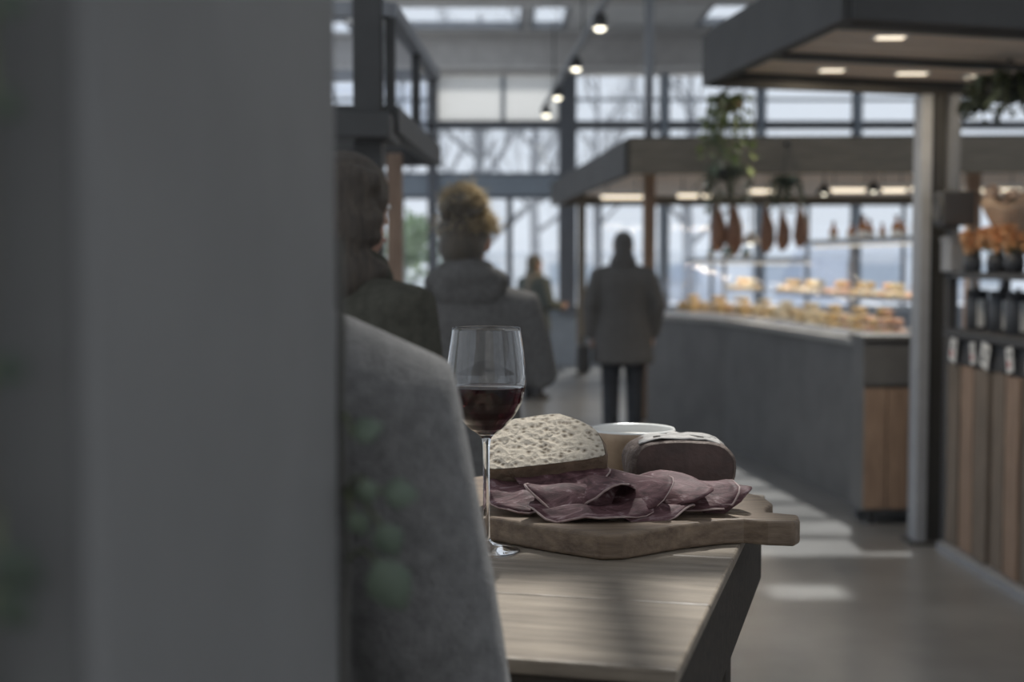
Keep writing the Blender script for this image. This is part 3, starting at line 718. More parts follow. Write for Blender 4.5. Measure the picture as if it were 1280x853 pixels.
def person(label, loc, rz, h, arms, coat, hem, hairfn, vox=.009, cvox=.011, legm='trousers', legs=None, bulk=1.0, collar=True, head_turn=0, extra=None, cuffs=True, shoulder=1.0, waist=1.0, flare=1.0, drop=0):
    """figure in local axes: x to its right, y ahead, z up (built for 1.70 m, then scaled)"""
    s = h / 1.70
    t = thing('person', label, 'person', loc, rz); t.scale = (s,) * 3
    sh = .175 * shoulder
    legs = legs or (((.09, 0, .86), (.095, .02, .48), (.095, -.02, .08)), ((-.09, 0, .86), (-.095, .02, .48), (-.095, -.02, .08)))
    hm = Matrix.Translation((0, .015, 1.5)) @ Matrix.Rotation(head_turn, 4, 'Z') @ Matrix.Translation((0, -.015, -1.5))
    mb = MB()
    mb.stack([(0, 0, .82, .14, .095), (0, 0, .92, .165, .11), (0, .005, 1.05, .135, .095), (0, 0, 1.2, .15, .105), (0, -.005, 1.34, .165, .10), (0, -.005, 1.40, .13, .08), (0, 0, 1.45, .06, .06)])
    mb.tube([(0, -.005, 1.40), (0, .01, 1.54)], [.056, .052], 14)
    hb = MB()
    hb.ball((0, .012, 1.605), (.074, .094, .098)); hb.ball((0, .045, 1.545), (.052, .058, .062)); hb.ball((0, .062, 1.51), (.03, .03, .025))
    hb.tube([(0, .098, 1.605), (0, .118, 1.567), (0, .10, 1.560)], [.009, .014, .008], 8)
    hb.ball((0, .093, 1.530), (.024, .012, .010))
    for x in (-1, 1):
        hb.ball((x * .076, .005, 1.585), (.012, .02, .032)); hb.ball((x * .03, .09, 1.615), (.02, .012, .008))
    bmesh.ops.transform(hb.bm, matrix=hm, verts=hb.bm.verts)
    tmp = bpy.data.meshes.new('h'); hb.bm.to_mesh(tmp); hb.bm.free(); mb.bm.from_mesh(tmp); bpy.data.meshes.remove(tmp)
    for sd_, (elb, wr, hd, pn) in zip((1, -1), arms):
        S = Vector((sd_ * sh, -.005, 1.375 - drop)); E, Wr = Vector(elb), Vector(wr)
        mb.tube([S, S.lerp(E, .5), E, E.lerp(Wr, .35), Wr], [.055, .048, .040, .040, .027], 12)
        hand(mb, Wr, hd, pn, 1, sd_)
    for hp, kn, an in legs:
        mb.tube([hp, Vector(hp).lerp(Vector(kn), .5), kn, Vector(kn).lerp(Vector(an), .4), an], [.088, .075, .056, .056, .036], 12)
        a = Vector(an); mb.tube([a + Vector((0, -.03, -.035)), a + Vector((0, .05, -.04)), a + Vector((0, .13, -.055))], [.034, .036, .024], 10, .8)
    remesh(mb, 'body', 'skin', t, vox, 3)
    for x in (-.032, .032):
        MB().ball(hm @ Vector((x, .094, 1.603)), (.013, .008, .009), 10).build('eye', 'eye', t, True)
    MB().ball(hm @ Vector((0, .103, 1.530)), (.024, .006, .007), 10).build('mouth', 'lip', t, True)
    # trousers and shoes
    mb = MB(); mb.stack([(0, 0, .80, .15, .105), (0, 0, .92, .178, .122), (0, .005, 1.02, .15, .11)])
    for hp, kn, an in legs:
        mb.tube([hp, Vector(hp).lerp(Vector(kn), .5), kn, Vector(kn).lerp(Vector(an), .4), Vector(an) + Vector((0, 0, -.01))], [.10, .088, .072, .07, .062], 14)
    remesh(mb, 'trousers', legm, t, cvox, 4)
    for hp, kn, an in legs:
        a = Vector(an); mb = MB(); mb.tube([a + Vector((0, -.045, -.035)), a + Vector((0, 0, -.02)), a + Vector((0, .06, -.04)), a + Vector((0, .14, -.055))], [.042, .052, .046, .032], 14, .9)
        mb.box((a.x - .045, a.y - .075, max(.001, a.z - .08)), (a.x + .045, a.y + .16, a.z - .055))
        remesh(mb, 'shoe', 'leather', t, .008, 5)
    # coat
    B = bulk; mb = MB(); f = flare
    rings = [(0, 0, hem, .205 * f * B, .165 * f * B), (0, 0, (hem + .95) / 2, .20 * (1 + (f - 1) * .6) * B, .158 * B), (0, 0, .95, .19 * waist * B, .148 * B), (0, .005, 1.08, .175 * waist * B, .138 * B), (0, 0, 1.22, .185 * B, .14 * B), (0, -.005, 1.32, .19 * shoulder * B, .135 * B), (0, -.005, 1.385, .155 * shoulder * B, .115 * B), (0, -.003, 1.43, .10, .09), (0, 0, 1.465, .078, .078)]
    if hem > .95: rings = rings[:1] + [r for r in rings[2:] if r[2] > hem]
    mb.stack(rings, 28)
    for sd_, (elb, wr, hd, pn) in zip((1, -1), arms):
        S = Vector((sd_ * (sh + .002), -.005, 1.375 - drop)); E, Wr = Vector(elb), Vector(wr)
        mb.tube([Vector((sd_ * .08, -.005, 1.385)), S, S.lerp(E, .5), E, E.lerp(Wr, .4), Wr], [.07, .083 * B, .074 * B, .067 * B, .062 * B, .052 * B], 16)
    remesh(mb, 'coat', coat, t, cvox, 10)
    if collar:
        mb = MB(); k = 26; rows = []
        for (rx, ry, z) in ((.082, .080, 1.425), (.105, .10, 1.43), (.107, .105, 1.47), (.092, .092, 1.505), (.083, .083, 1.50), (.078, .078, 1.46)):
            rows.append([mb.bm.verts.new((rx * math.cos(a), -.002 + ry * math.sin(a), z - .03 * math.sin(a))) for a in [2 * math.pi * i / k for i in range(k)]])
        for r0, r1 in zip(rows, rows[1:] + rows[:1]):
            for i in range(k): mb.bm.faces.new((r0[i], r0[(i + 1) % k], r1[(i + 1) % k], r1[i]))
        mb.build('collar', coat, t, True)
    hairfn(t, hm)
    if extra: extra(t)
    return t
def hair_bun(t, hm):
    mb = MB(); rnd = random.Random(4)
    mb.ball((0, -.004, 1.625), (.087, .098, .092)); mb.ball((0, -.045, 1.57), (.078, .062, .075)); mb.ball((0, -.05, 1.52), (.05, .04, .04))
    bmesh.ops.transform(mb.bm, matrix=hm, verts=mb.bm.verts)
    remesh(mb, 'hair', 'hair_blond_shade', t, .009, 4)
    mb = MB(); mb.ball((.0, -.05, 1.705), (.062, .058, .055))
    for k in range(10):
        a = k * .63; mb.ball((.0 + .05 * math.cos(a), -.05 + .045 * math.sin(a), 1.70 + .02 * math.sin(a * 3)), .026)
    bmesh.ops.transform(mb.bm, matrix=hm, verts=mb.bm.verts)
    remesh(mb, 'hair_bun', 'hair_blond_shade', t, .009, 2)
    mb = MB()
    for k in range(1500):
        v = Vector((rnd.gauss(.45, .8), rnd.gauss(.15, .55), abs(rnd.gauss(.35, .7)))).normalized()  # strands biased up and to the right to imitate the rim light
        c = Vector((0, -.05, 1.70)) if k % 2 else Vector((0, -.01, 1.62)); r = .056 if k % 2 else .088
        p = c + v * r; q = p + (v + Vector((rnd.gauss(0, .7), rnd.gauss(0, .7), rnd.gauss(0, .5)))).normalized() * .026; s = q + Vector((rnd.gauss(0, .016), rnd.gauss(0, .016), rnd.gauss(0, .014)))
        mb.tube([hm @ p, hm @ q, hm @ s], [.0011, .0009, .0005], 3, cap=False)
    o = mb.build('loose_rim_hair', 'hair_rim', t, True); o['kind'] = 'stuff'
def hair_short(m='hair_dark'):
    def fn(t, hm):
        mb = MB(); mb.ball((0, -.006, 1.622), (.083, .098, .088)); mb.ball((0, -.04, 1.565), (.074, .06, .07))
        bmesh.ops.transform(mb.bm, matrix=hm, verts=mb.bm.verts); remesh(mb, 'hair', m, t, .01, 3)
    return fn
def hair_long(t, hm):
    rnd = random.Random(8); mb = MB(); mb.ball((0, -.006, 1.63), (.098, .108, .095)); mb.ball((0, -.04, 1.55), (.105, .08, .11)); mb.ball((0, -.055, 1.45), (.11, .065, .10))
    for k in range(46):
        a = rnd.uniform(3.3, 6.1); z = rnd.uniform(1.40, 1.70)
        mb.ball((.10 * math.cos(a), .02 + .10 * math.sin(a) * .9, z), rnd.uniform(.016, .03), 8)
    bmesh.ops.transform(mb.bm, matrix=hm, verts=mb.bm.verts); remesh(mb, 'hair', 'hair_dark', t, .009, 1)
def hood(t, hm):
    mb = MB(); mb.ball((0, -.008, 1.615), (.086, .10, .10)); mb.ball((0, -.03, 1.53), (.084, .075, .085)); mb.ball((0, -.02, 1.46), (.115, .09, .07))
    bmesh.ops.transform(mb.bm, matrix=hm, verts=mb.bm.verts)
    remesh(mb, 'hood', 'coat_black', t, .011, 6)
def scarf_of(m):
    def fn(t):
        mb = MB(); k = 24
        for dz, r in ((1.445, .088), (1.475, .084)):
            mb.tube([((r * math.cos(a)), -.004 + r * .95 * math.sin(a), dz + .008 * math.sin(3 * a)) for a in [2 * math.pi * i / k for i in range(k + 1)]], .030, 10)
        mb.tube([(.03, -.085, 1.46), (.04, -.135, 1.38), (.045, -.142, 1.2)], [.03, .04, .045], 10, .35, side=(1, 0, 0))
        remesh(mb, 'scarf', m, t, .01, 3)
    return fn
def back_scarf(t):
    mb = MB(); mb.tube([((.10 * math.cos(a)), -.004 + .095 * math.sin(a), 1.455 - .02 * math.sin(a)) for a in [2 * math.pi * i / 24 for i in range(25)]], .042, 12)
    mb.ball((0, -.08, 1.43), (.115, .05, .075)); mb.ball((0, -.06, 1.49), (.088, .045, .05)); remesh(mb, 'hood_roll', 'coat_black', t, .011, 6)
dn = (0, .1, -1)
def bent(x, z=1.06, y=-.03, fy=.2, fx=.06): return ((x, y, z), (x - math.copysign(fx, x), fy, z + .02), (-math.copysign(.4, x), .9, .1), (-math.copysign(1, x), 0, 0))
# woman with bun
D = 4.45; c = W(583, 328, D)
person('person in black wool coat with blonde bun, seen from behind past the glass', (c.x, D, 0), R(3), 1.62,
       (bent(.235, 1.15), bent(-.235, 1.15)), 'coat_black', .62, hair_bun, .009, .010, bulk=1.0, head_turn=R(-16), extra=back_scarf, shoulder=1.0, drop=.012)
# man by the counter
D = 11.2; c = W(779, 328, D)
person('person in long black hooded coat standing beside the food counter', (c.x, D, 0), R(-4), 1.685,
       (((.27, .0, 1.12), (.235, .06, .88), (0, .15, -1), (-1, 0, 0)), ((-.25, -.02, 1.12), (-.245, .03, .87), (0, .1, -1), (1, 0, 0))),
       'coat_black', .66, hood, .011, .013, bulk=1.10, flare=1.12, shoulder=1.06, drop=.03)
D = 11.2; c = W(745, 430, D)
t = thing('shoulder_bag', 'dark bag held beside the long black hooded coat', 'bag', (c.x - .10, D + .06, .58))
MB().box((-.05, -.13, 0), (.05, .13, .22)).build('bag_body', 'leather', t, bevel=.02)
MB().tube([(0, -.08, .21), (0, -.05, .30), (0, .05, .30), (0, .08, .21)], .008, 8).build('handle', 'leather', t, True)
# far pedestrian
D = 15.0; c = W(668, 328, D)
person('person in moss green jacket with pale scarf, facing the thick window post', (c.x, D, 0), R(-50), 1.53,
       (((.24, .02, 1.12), (.18, .24, 1.1), (0, 1, .1), (-1, 0, 0)), ((-.24, .02, 1.12), (-.18, .24, 1.1), (0, 1, .1), (1, 0, 0))),
       'jacket', .78, hair_short('hair_grey'), .011, .013, bulk=1.08, extra=scarf_of('scarf'), shoulder=1.0)
# grey coat beside the viewer
person('person in thick grey wool coat leaning at the table, head behind pillar', (-.276, 1.07, 0), R(2), 1.68,
       (((.232, .0, 1.075), (.225, .06, .84), (0, .2, -1), (-1, 0, 0)), ((-.235, .0, 1.075), (-.22, .07, .84), (0, .2, -1), (1, 0, 0))),
       'coat_grey', .70, hair_short(), .009, .008, bulk=.86, shoulder=1.0, waist=.98, drop=.025)
# olive coat by the kiosk
D = 3.05; c = W(432, 328, D)
person('person in dark olive coat with long dark curls beyond the grey pillar', (c.x, D, 0), R(-40), 1.665,
       (((.20, .02, 1.12), (.06, .17, 1.24), (-.5, .1, .8), (0, -1, .3)), ((-.22, .03, 1.10), (-.10, .20, 1.18), (.4, .2, .8), (0, -1, .3))),
       'coat_olive', .6, hair_long, .009, .011, bulk=1.0)

# ================================================================== kiosk behind the pillar (glazed fascia)
t = thing('glazed_kiosk', 'steel kiosk with glazed fascia behind the person in olive', 'kiosk', (0, 0, 0))
K0, K1 = W(487, 12, 5.0), W(543, 96, 6.75)
zt, zb = K0.z, 1.95
cor = [Vector((K0.x, 5.0, 0)), Vector((K1.x, 6.75, 0)), Vector((K1.x - 1.5, 6.8, 0)), Vector((K0.x - 1.5, 5.0, 0))]
for i in range(4):
    a, c = cor[i], cor[(i + 1) % 4]
    MB().bar(a + Vector((0, 0, zt)), c + Vector((0, 0, zt)), .05, .05).build('top_rail', 'steel_grey', t)
    MB().bar(a + Vector((0, 0, zb)), c + Vector((0, 0, zb)), .06, .09).build('lower_rail', 'steel_dark', t)
    n = 2
    for k in range(n):
        p, q = a.lerp(c, k / n + .01), a.lerp(c, (k + 1) / n - .01)
        MB().bar(p + Vector((0, 0, (zt + zb) / 2 + .02)), q + Vector((0, 0, (zt + zb) / 2 + .02)), .008, zt - zb - .14).build('pane', 'clear', t)
        MB().bar(p + Vector((0, 0, zb)), p + Vector((0, 0, zt)), .035, .035).build('upright', 'steel_dark', t)
for (px, D, wd) in ((462, 5.0, .10), (494, 6.6, .07)):
    c = W(px, 328, D); MB().box((c.x - wd / 2, D - wd / 2, 0), (c.x + wd / 2, D + wd / 2, 2.9 if D < 6 else zb)).build('post', 'steel_dark' if D < 6 else 'panel', t, bevel=.006)
for x, yy in ((K0.x - 1.5, 5.05), (K1.x - 1.5, 6.7)):
    MB().box((x - .04, yy - .04, 0), (x + .04, yy + .04, zt)).build('post', 'steel_dark', t)
s0 = W(425, 150, 5.0); MB().box((s0.x - .55, 4.82, 1.87), (W(493, 150, 5).x, 5.25, 1.955)).build('shelf', 'steel_dark', t, bevel=.006)

# ================================================================== near stall on the aisle: canopy, steel post, plank counter
CZ0, CZ1 = 2.30, 2.54
q = [G(885, 108, CZ0), G(1062, 25, CZ0)]
far_l, near_l = q[0], q[1]
far_r = G(1150, 119, CZ0); dr = (far_r - far_l).normalized()
far_r2 = far_l + dr * 3.6; near_r2 = near_l + dr * 3.4
t = thing('stall_canopy', 'black canopy with timber soffit over the plank stall', 'canopy', (0, 0, 0))
def fascia(parent, a, c, m, name='fascia', z0=CZ0, z1=CZ1, th=.06):
    return MB().bar(Vector((a.x, a.y, (z0 + z1) / 2)), Vector((c.x, c.y, (z0 + z1) / 2)), th, z1 - z0).build(name, m, parent, bevel=.004)
for a, c in ((near_l, far_l), (far_l, far_r2), (far_r2, near_r2), (near_r2, near_l)): fascia(t, a, c, 'canopy')
MB().prism([(p.x, p.y) for p in (near_l, near_r2, far_r2, far_l)], CZ1, CZ1 + .03).build('roof_panel', 'canopy', t)
nb = 7
for k in range(nb):
    u0, u1 = k / nb + .006, (k + 1) / nb - .006
    a, b_, c, d = near_l.lerp(far_l, u0), near_r2.lerp(far_r2, u0), near_r2.lerp(far_r2, u1), near_l.lerp(far_l, u1)
    MB().prism([(p.x, p.y) for p in (a, b_, c, d)], CZ0 + .07, CZ0 + .09).build('soffit_board', 'soffit', t)
for u in (.22, .66):
    a, c = near_l.lerp(far_l, u), near_r2.lerp(far_r2, u)
    MB().bar(Vector((a.x, a.y, CZ0 + .06)), Vector((c.x, c.y, CZ0 + .06)), .12, .018).build('cross_rail', 'canopy', t)
def strip_lamp(name, label, c, L, group, dep=.004, watt=6, hang=0):
    t = thing(name, label, 'lamp', (c.x, c.y, c.z), 0, group)
    MB().box((-L / 2 - .015, -.04, .0), (L / 2 + .015, .04, .04)).build('housing', 'white', t, bevel=.004)
    MB().box((-L / 2, -.032, -dep), (L / 2, .032, .001)).build('diffuser', 'lamp', t, bevel=.003)
    if hang:
        for sx in (-.35, .35): MB().tube([(sx * L, 0, .04), (sx * L, 0, hang - .003)], .005, 6).build('hanger', 'steel_dark', t)
    if watt:
        ld = bpy.data.lights.new('strip_light', 'AREA'); ld.shape = 'RECTANGLE'; ld.size = L; ld.size_y = .07; ld.energy = watt; ld.color = (1, .84, .62)
        lo_ = bpy.data.objects.new('strip_light', ld); COL.objects.link(lo_); lo_.parent = t; lo_.location = (0, 0, -dep - .012)
    return t
for k, (px, py) in enumerate(((1113, 47), (1040, 88), (1140, 92), (1222, 96))):
    c = G(px, py, CZ0 + .062)
    strip_lamp('soffit_lamp', 'short glowing lamp set in the timber soffit of the black canopy', c, .11 if k != 2 else .14, 'lamps in the black canopy', watt=(6, 5, 2.5, .4)[k])
# steel post
pb = G(1152, 680, 0)
t = thing('steel_post', 'tall grey steel post at the corner of the plank stall', 'post', (pb.x + .06, pb.y + .05, 0), R(2))
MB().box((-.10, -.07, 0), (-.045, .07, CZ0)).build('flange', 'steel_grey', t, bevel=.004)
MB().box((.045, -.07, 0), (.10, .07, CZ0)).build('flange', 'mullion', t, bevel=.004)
MB().box((-.045, -.012, 0), (.045, .012, CZ0)).build('web', 'steel_dark', t)
MB().box((-.13, -.1, 0), (.13, .1, .015)).build('base_plate', 'steel_dark', t)
# plank counter
ca, cn = G(1168, 682, 0), G(1280, 750, 0); d = (cn - ca).normalized(); nrm = Vector((-d.y, d.x, 0)) * -1
if nrm.x > 0: nrm = -nrm
ca = ca + d * .12; end = ca + d * 3.1; KT = 1.12
rz = math.atan2(d.y, d.x)
t = thing('plank_counter', 'stall counter clad in upright brown planks with dark base rail', 'counter', (ca.x, ca.y, 0), rz)
# local x runs along the front towards the viewer, local y: pick the inward side
inw = -nrm; sgn = 1 if (Matrix.Rotation(rz, 3, 'Z') @ Vector((0, 1, 0))).dot(inw) > 0 else -1
def lb(x0, x1, y0, y1, z0, z1): return ((x0, min(sgn * y0, sgn * y1), z0), (x1, max(sgn * y0, sgn * y1), z1))
MB().box(*lb(0, 3.1, .06, .8, .05, KT - .04)).build('carcass', 'black', t)
MB().box(*lb(-.02, 3.12, -.01, .85, KT - .04, KT)).build('counter_top', 'black', t, bevel=.004)
MB().box(*lb(0, 3.1, -.03, .03, 0, .045)).build('base_rail', 'steel_grey', t)
MB().box(*lb(0, 3.1, .02, .06, .95, KT - .05)).build('sign_rail', 'black', t)
x = .02; k = 0; rnd = random.Random(3)
while x < 3.05:
    wdt = rnd.uniform(.14, .2)
    MB().box(*lb(x, min(x + wdt, 3.09), .0 + rnd.uniform(0, .012), .055, .05, .945)).build('plank', ('plank', 'panel')[k % 3 == 1], t, bevel=.004)
    x += wdt + .035; k += 1
Rz = Matrix.Rotation(rz, 3, 'Z'); cin = Vector((ca.x, ca.y, 0))
def cpt(x, yy, z): return cin + Rz @ Vector((x, sgn * yy, 0)) + Vector((0, 0, z))
# price cards
for k, (x, tl, wd, ht, red) in enumerate(((.13, 14, .085, .115, 1), (.40, -10, .055, .10, 1), (.56, 16, .10, .115, 0), (.86, -12, .07, .11, 1), (1.12, 8, .13, .10, 0), (1.5, -10, .1, .1, 1))):
    c = cpt(x, -.006, 1.02)
    o = thing('price_card', ['tilted white price card clipped beside the grey post', 'narrow white price card with red mark on the plank stall', 'white price card leaning away from the narrow card', 'small white price card with red corner on the rail', 'wide pale price card on the plank stall rail', 'white price card at the hidden end of the rail'][k], 'card', c, rz, 'price cards on the plank stall')
    o.rotation_euler = (0, R(tl), rz)
    MB().box((-wd / 2, -.002, -ht / 2), (wd / 2, .002, ht / 2)).build('card', 'label', o)
    fs = -sgn
    MB().box((-wd * .3, min(fs * .002, fs * .003), -ht * .3), (wd * .1, max(fs * .002, fs * .003), -ht * .05)).build('mark', 'red' if red else 'black', o)
    MB().box((-wd * .05, min(fs * .002, fs * .003), .1 * ht), (wd * .3, max(fs * .002, fs * .003), .3 * ht)).build('mark', 'black', o)
# canisters with white labels under a shelf
def canister():
    t = thing('canister', 'dark canister with upright white label under the stall shelf', 'canister', group='canisters on the plank stall')
    MB().lathe([(0, 0), (.052, 0), (.055, .004), (.055, .155), (.05, .165), (0, .165)], seg=20).build('jar', 'jar', t, True)
    MB().box((-.017, -.058, .015), (.017, -.050, .150)).build('paper_band', 'label', t)
    MB().lathe([(0, .165), (.054, .165), (.054, .19), (.05, .195), (.012, .195), (.012, .21), (0, .21)], seg=20).build('lid', 'black', t, True)
    return t
c0 = canister(); c0.location = cpt(.10, .12, KT)
for k in range(1, 8): dup(c0, cpt(.10 + k * .26, .12 + .02 * (k % 2), KT), .08 * (k % 3))
t = thing('stall_shelf', 'dark raised shelf on uprights above the canisters', 'shelf', (0, 0, 0))
def cbar(a, c, wd, ht, nm, m): return MB().bar(cpt(*a), cpt(*c), wd, ht).build(nm, m, t, bevel=.003)
cbar((-.08, .18, 1.385), (2.4, .18, 1.385), .34, .03, 'shelf_board', 'black')
for xx in (-.04, 1.2, 2.35):
    for yy in (.04, .32): cbar((xx, yy, KT), (xx, yy, 1.372), .03, .03, 'upright', 'black')
SZ = 1.402
# black box and grey tin by the post
t = thing('loudspeaker', 'black box loudspeaker fixed to the grey steel post', 'loudspeaker', cpt(.03, .02, 1.63), rz)
MB().box((-.08, -.08, 0), (.08, .08, .17)).build('cabinet', 'black', t, bevel=.008)
MB().lathe([(.02, 0), (.06, .006), (.065, .01), (.068, 0)], seg=24).build('cone', 'steel_dark', t, True).matrix_local = Matrix.Translation((0, -sgn * .081, .085)) @ Matrix.Rotation(math.pi / 2 * sgn, 4, 'X')
MB().box((-.19, -.03, -.012), (-.02, .03, .0)).build('bracket', 'steel_dark', t)
t = thing('storage_tin', 'grey rectangular tin on the shelf beside the steel post', 'tin', cpt(-.0, .06, SZ), rz)
MB().box((-.07, -.07, 0), (.07, .07, .15)).build('tin_body', 'steel_grey', t, bevel=.006); MB().box((-.074, -.074, .15), (.074, .074, .175)).build('lid', 'steel_grey', t, bevel=.006)
# kraft wrapped dried bouquet and apricot flowers
def bouquet(name, label, base, h, r, paper, pet, n, seed, flr, pot='jar'):
    rnd = random.Random(seed); t = thing(name, label, 'bouquet', base)
    MB().lathe([(0, 0), (.04, 0), (.045, .05), (.035, .09), (.03, .09), (0, .02)], seg=18).build('vase', pot, t, True)
    if paper:
        mb = MB(); k = 26; rows = []
        for j in range(7):
            u = j / 6; rows.append([mb.bm.verts.new(((.022 + (r - .02) * u ** .9) * math.cos(a) * (1 + .06 * math.sin(5 * a)), (.022 + (r - .02) * u ** .9) * math.sin(a), .06 + (h - .10) * u + .02 * u * math.sin(4 * a + 1))) for a in [2 * math.pi * i / k for i in range(k)]])
        for r0, r1 in zip(rows, rows[1:]):
            for i in range(k): mb.bm.faces.new((r0[i], r0[(i + 1) % k], r1[(i + 1) % k], r1[i]))
        mb.build('paper_wrap', 'kraft', t, True, thick=.002)
    for i in range(n):
        a = rnd.uniform(0, 6.28); q = math.sqrt(rnd.random()) * r; top = Vector((q * math.cos(a), q * math.sin(a), h + rnd.uniform(-.05, .05) - q * .25))
        MB().tube([(0, 0, .05), (q * .4 * math.cos(a), q * .4 * math.sin(a), h * .55), top], .0025, 4).build('stalk', 'stem', t)
        mb = MB()
        for m_ in range(7):
            v = Vector((math.cos(m_ * .9), math.sin(m_ * .9), .5 + .2 * (m_ % 2)))
            mb.leaf(top, v, (0, 0, 1), flr, flr * .8, -.2)
        mb.ball(top, flr * .4, 8)
        mb.build('flower', pet, t, True)
    return t
bouquet('dried_bouquet', 'large dried bouquet wrapped in brown paper on the stall shelf', cpt(.20, .27, SZ), .38, .16, True, 'petal', 22, 2, .045)
for k, (x, yy, lab) in enumerate(((.22, .05, 'apricot flowers in a dark vase beside the storage tin'), (.42, .09, 'apricot flowers in front of the paper wrapped bouquet'), (.62, .10, 'apricot flowers in a vase past the paper wrapped bouquet'))):
    bouquet('flower_vase', lab, cpt(x, yy, SZ), .16, .085, False, 'petal_o', 16, 5 + k, .042)
t = thing('grey_crate', 'small dark grey crate at the end of the stall shelf', 'crate', cpt(.95, .2, SZ), rz)
for z in (.01, .07, .13, .19):
    for s_ in (-1, 1):
        MB().box((-.13, s_ * .11 - .006, z), (.13, s_ * .11 + .006, z + .045)).build('slat', 'steel_dark', t); MB().box((s_ * .13 - .006, -.11, z), (s_ * .13 + .006, .11, z + .045)).build('slat', 'steel_dark', t)
MB().box((-.13, -.11, 0), (.13, .11, .01)).build('bottom', 'steel_dark', t)
# hanging baskets of plants under the black canopy
def hanging_plant(label, c, topz, n, L, seed, leafm, bowl_r, spread, m='basket', bracket=0):
    rnd = random.Random(seed); t = thing('hanging_plant', label, 'hanging plant', c)
    MB().lathe([(0, -bowl_r * .75), (bowl_r * .6, -bowl_r * .6), (bowl_r, 0), (bowl_r * .94, 0), (0, -bowl_r * .2)], seg=20).build('basket', m, t, True)
    if bracket: MB().bar((0, 0, topz - c.z), (0, bracket, topz - c.z), .02, .03).build('bracket', 'steel_dark', t)
    for k in range(3):
        a = k * 2.094; MB().tube([(bowl_r * .96 * math.cos(a), bowl_r * .96 * math.sin(a), 0), (0, 0, topz - c.z)], .003, 5).build('chain', 'steel_dark', t)
    for i in range(n):
        a = rnd.uniform(0, 6.28); q = spread * rnd.uniform(.6, 1.1); LL = L * rnd.uniform(.4, 1)
        p = [Vector((bowl_r * .5 * math.cos(a), bowl_r * .5 * math.sin(a), 0)), Vector((q * .8 * math.cos(a), q * .8 * math.sin(a), .04)), Vector((q * math.cos(a), q * math.sin(a), -LL * .45)), Vector((q * 1.02 * math.cos(a) + rnd.uniform(-.03, .03), q * math.sin(a), -LL))]
        st = MB().tube(p, .003, 4).build('trailing_stem', 'stem', t)
        mb = MB()
        for j in range(9):
            u = j / 8 * 2.99; s_ = int(u); pp = p[s_].lerp(p[s_ + 1], u - s_)
            v = Vector((rnd.gauss(0, 1), rnd.gauss(0, 1), -.3 + rnd.gauss(0, .4)))
            mb.leaf(pp, v, (0, 0, 1), rnd.uniform(.045, .075), rnd.uniform(.03, .05))
        lv = mb.build('leaves', leafm if i % 3 else 'leaf', t); lv.parent = st; lv['kind'] = 'stuff'
    return t
hc = W(912, 128, 6.95); hanging_plant('green trailing plant in basket hanging below the canopy corner', hc, CZ0 + .02, 20, .32, 3, 'leaf_light', .07, .12)
hc = W(1262, 104, 6.5); hanging_plant('large dark bushy plant hanging over the plank stall', hc, CZ0 + .07, 36, .16, 6, 'leaf_dark', .13, .2, 'black')

# ================================================================== long food counter, glass cases, canopy
CT = 1.0
fp = [G(822, 545, 0), G(905, 557, 0), G(1086, 640, 0)]
fp = [Vector((1.20, 12.6, 0)), Vector((G(905, 555).x, G(905, 555).y, 0)), Vector((G(1088, 641).x, G(1088, 641).y, 0))]
back = [Vector((4.9, 9.4, 0)), Vector((4.9, 13.4, 0)), Vector((1.5, 13.4, 0))]
t = thing('food_counter', 'long dark market counter carrying the glass food cases', 'counter', (0, 0, 0))
def inset(ps, dd):
    c = sum(ps, Vector()) / len(ps); return [p + (c - p).normalized() * dd for p in ps]
ring = [fp[0], fp[1], fp[2], Vector((4.9, 8.3, 0)), Vector((4.9, 9.0, 0)), fp[2] + Vector((.75, .55, 0)), fp[1] + Vector((.75, .35, 0)), fp[0] + Vector((.75, .1, 0))]
rp = [(p.x, p.y) for p in ring]
MB().prism(rp, .0, CT - .04).build('counter_body', 'counter', t)
big = []
for i, p in enumerate(ring):
    big.append((p.x + (-.05 if i < 3 else .02), p.y - (.04 if i in (2, 3) else 0)))
MB().prism(big, CT - .04, CT).build('counter_top', 'counter_top', t, bevel=.004)
# timber end panel facing the aisle end
pa, pc = G(1083, 640), G(1150, 655)
pt_ = thing('timber_cabinet', 'upright timber cabinet on feet at the end of the dark counter', 'cabinet', (1.935, 7.78, 0), 0)
wd = .62
MB().box((0, .02, .07), (wd, .30, 1.02)).build('cabinet_body', 'counter', pt_)
k = 5
for i in range(k):
    MB().box((i * wd / k + .003, 0, .09), ((i + 1) * wd / k - .003, .02, .76)).build('board', 'panel', pt_, bevel=.003)
MB().box((-.01, -.012, .78), (wd + .01, .02, 1.0)).build('top_panel', 'counter', pt_)
MB().box((-.02, -.03, 1.02), (wd + .02, .31, 1.05)).build('worktop', 'counter', pt_, bevel=.003)
for fx in (.03, wd - .09):
    for fy in (.03, .23): MB().box((fx, fy, 0), (fx + .05, fy + .05, .07)).build('foot', 'black', pt_)
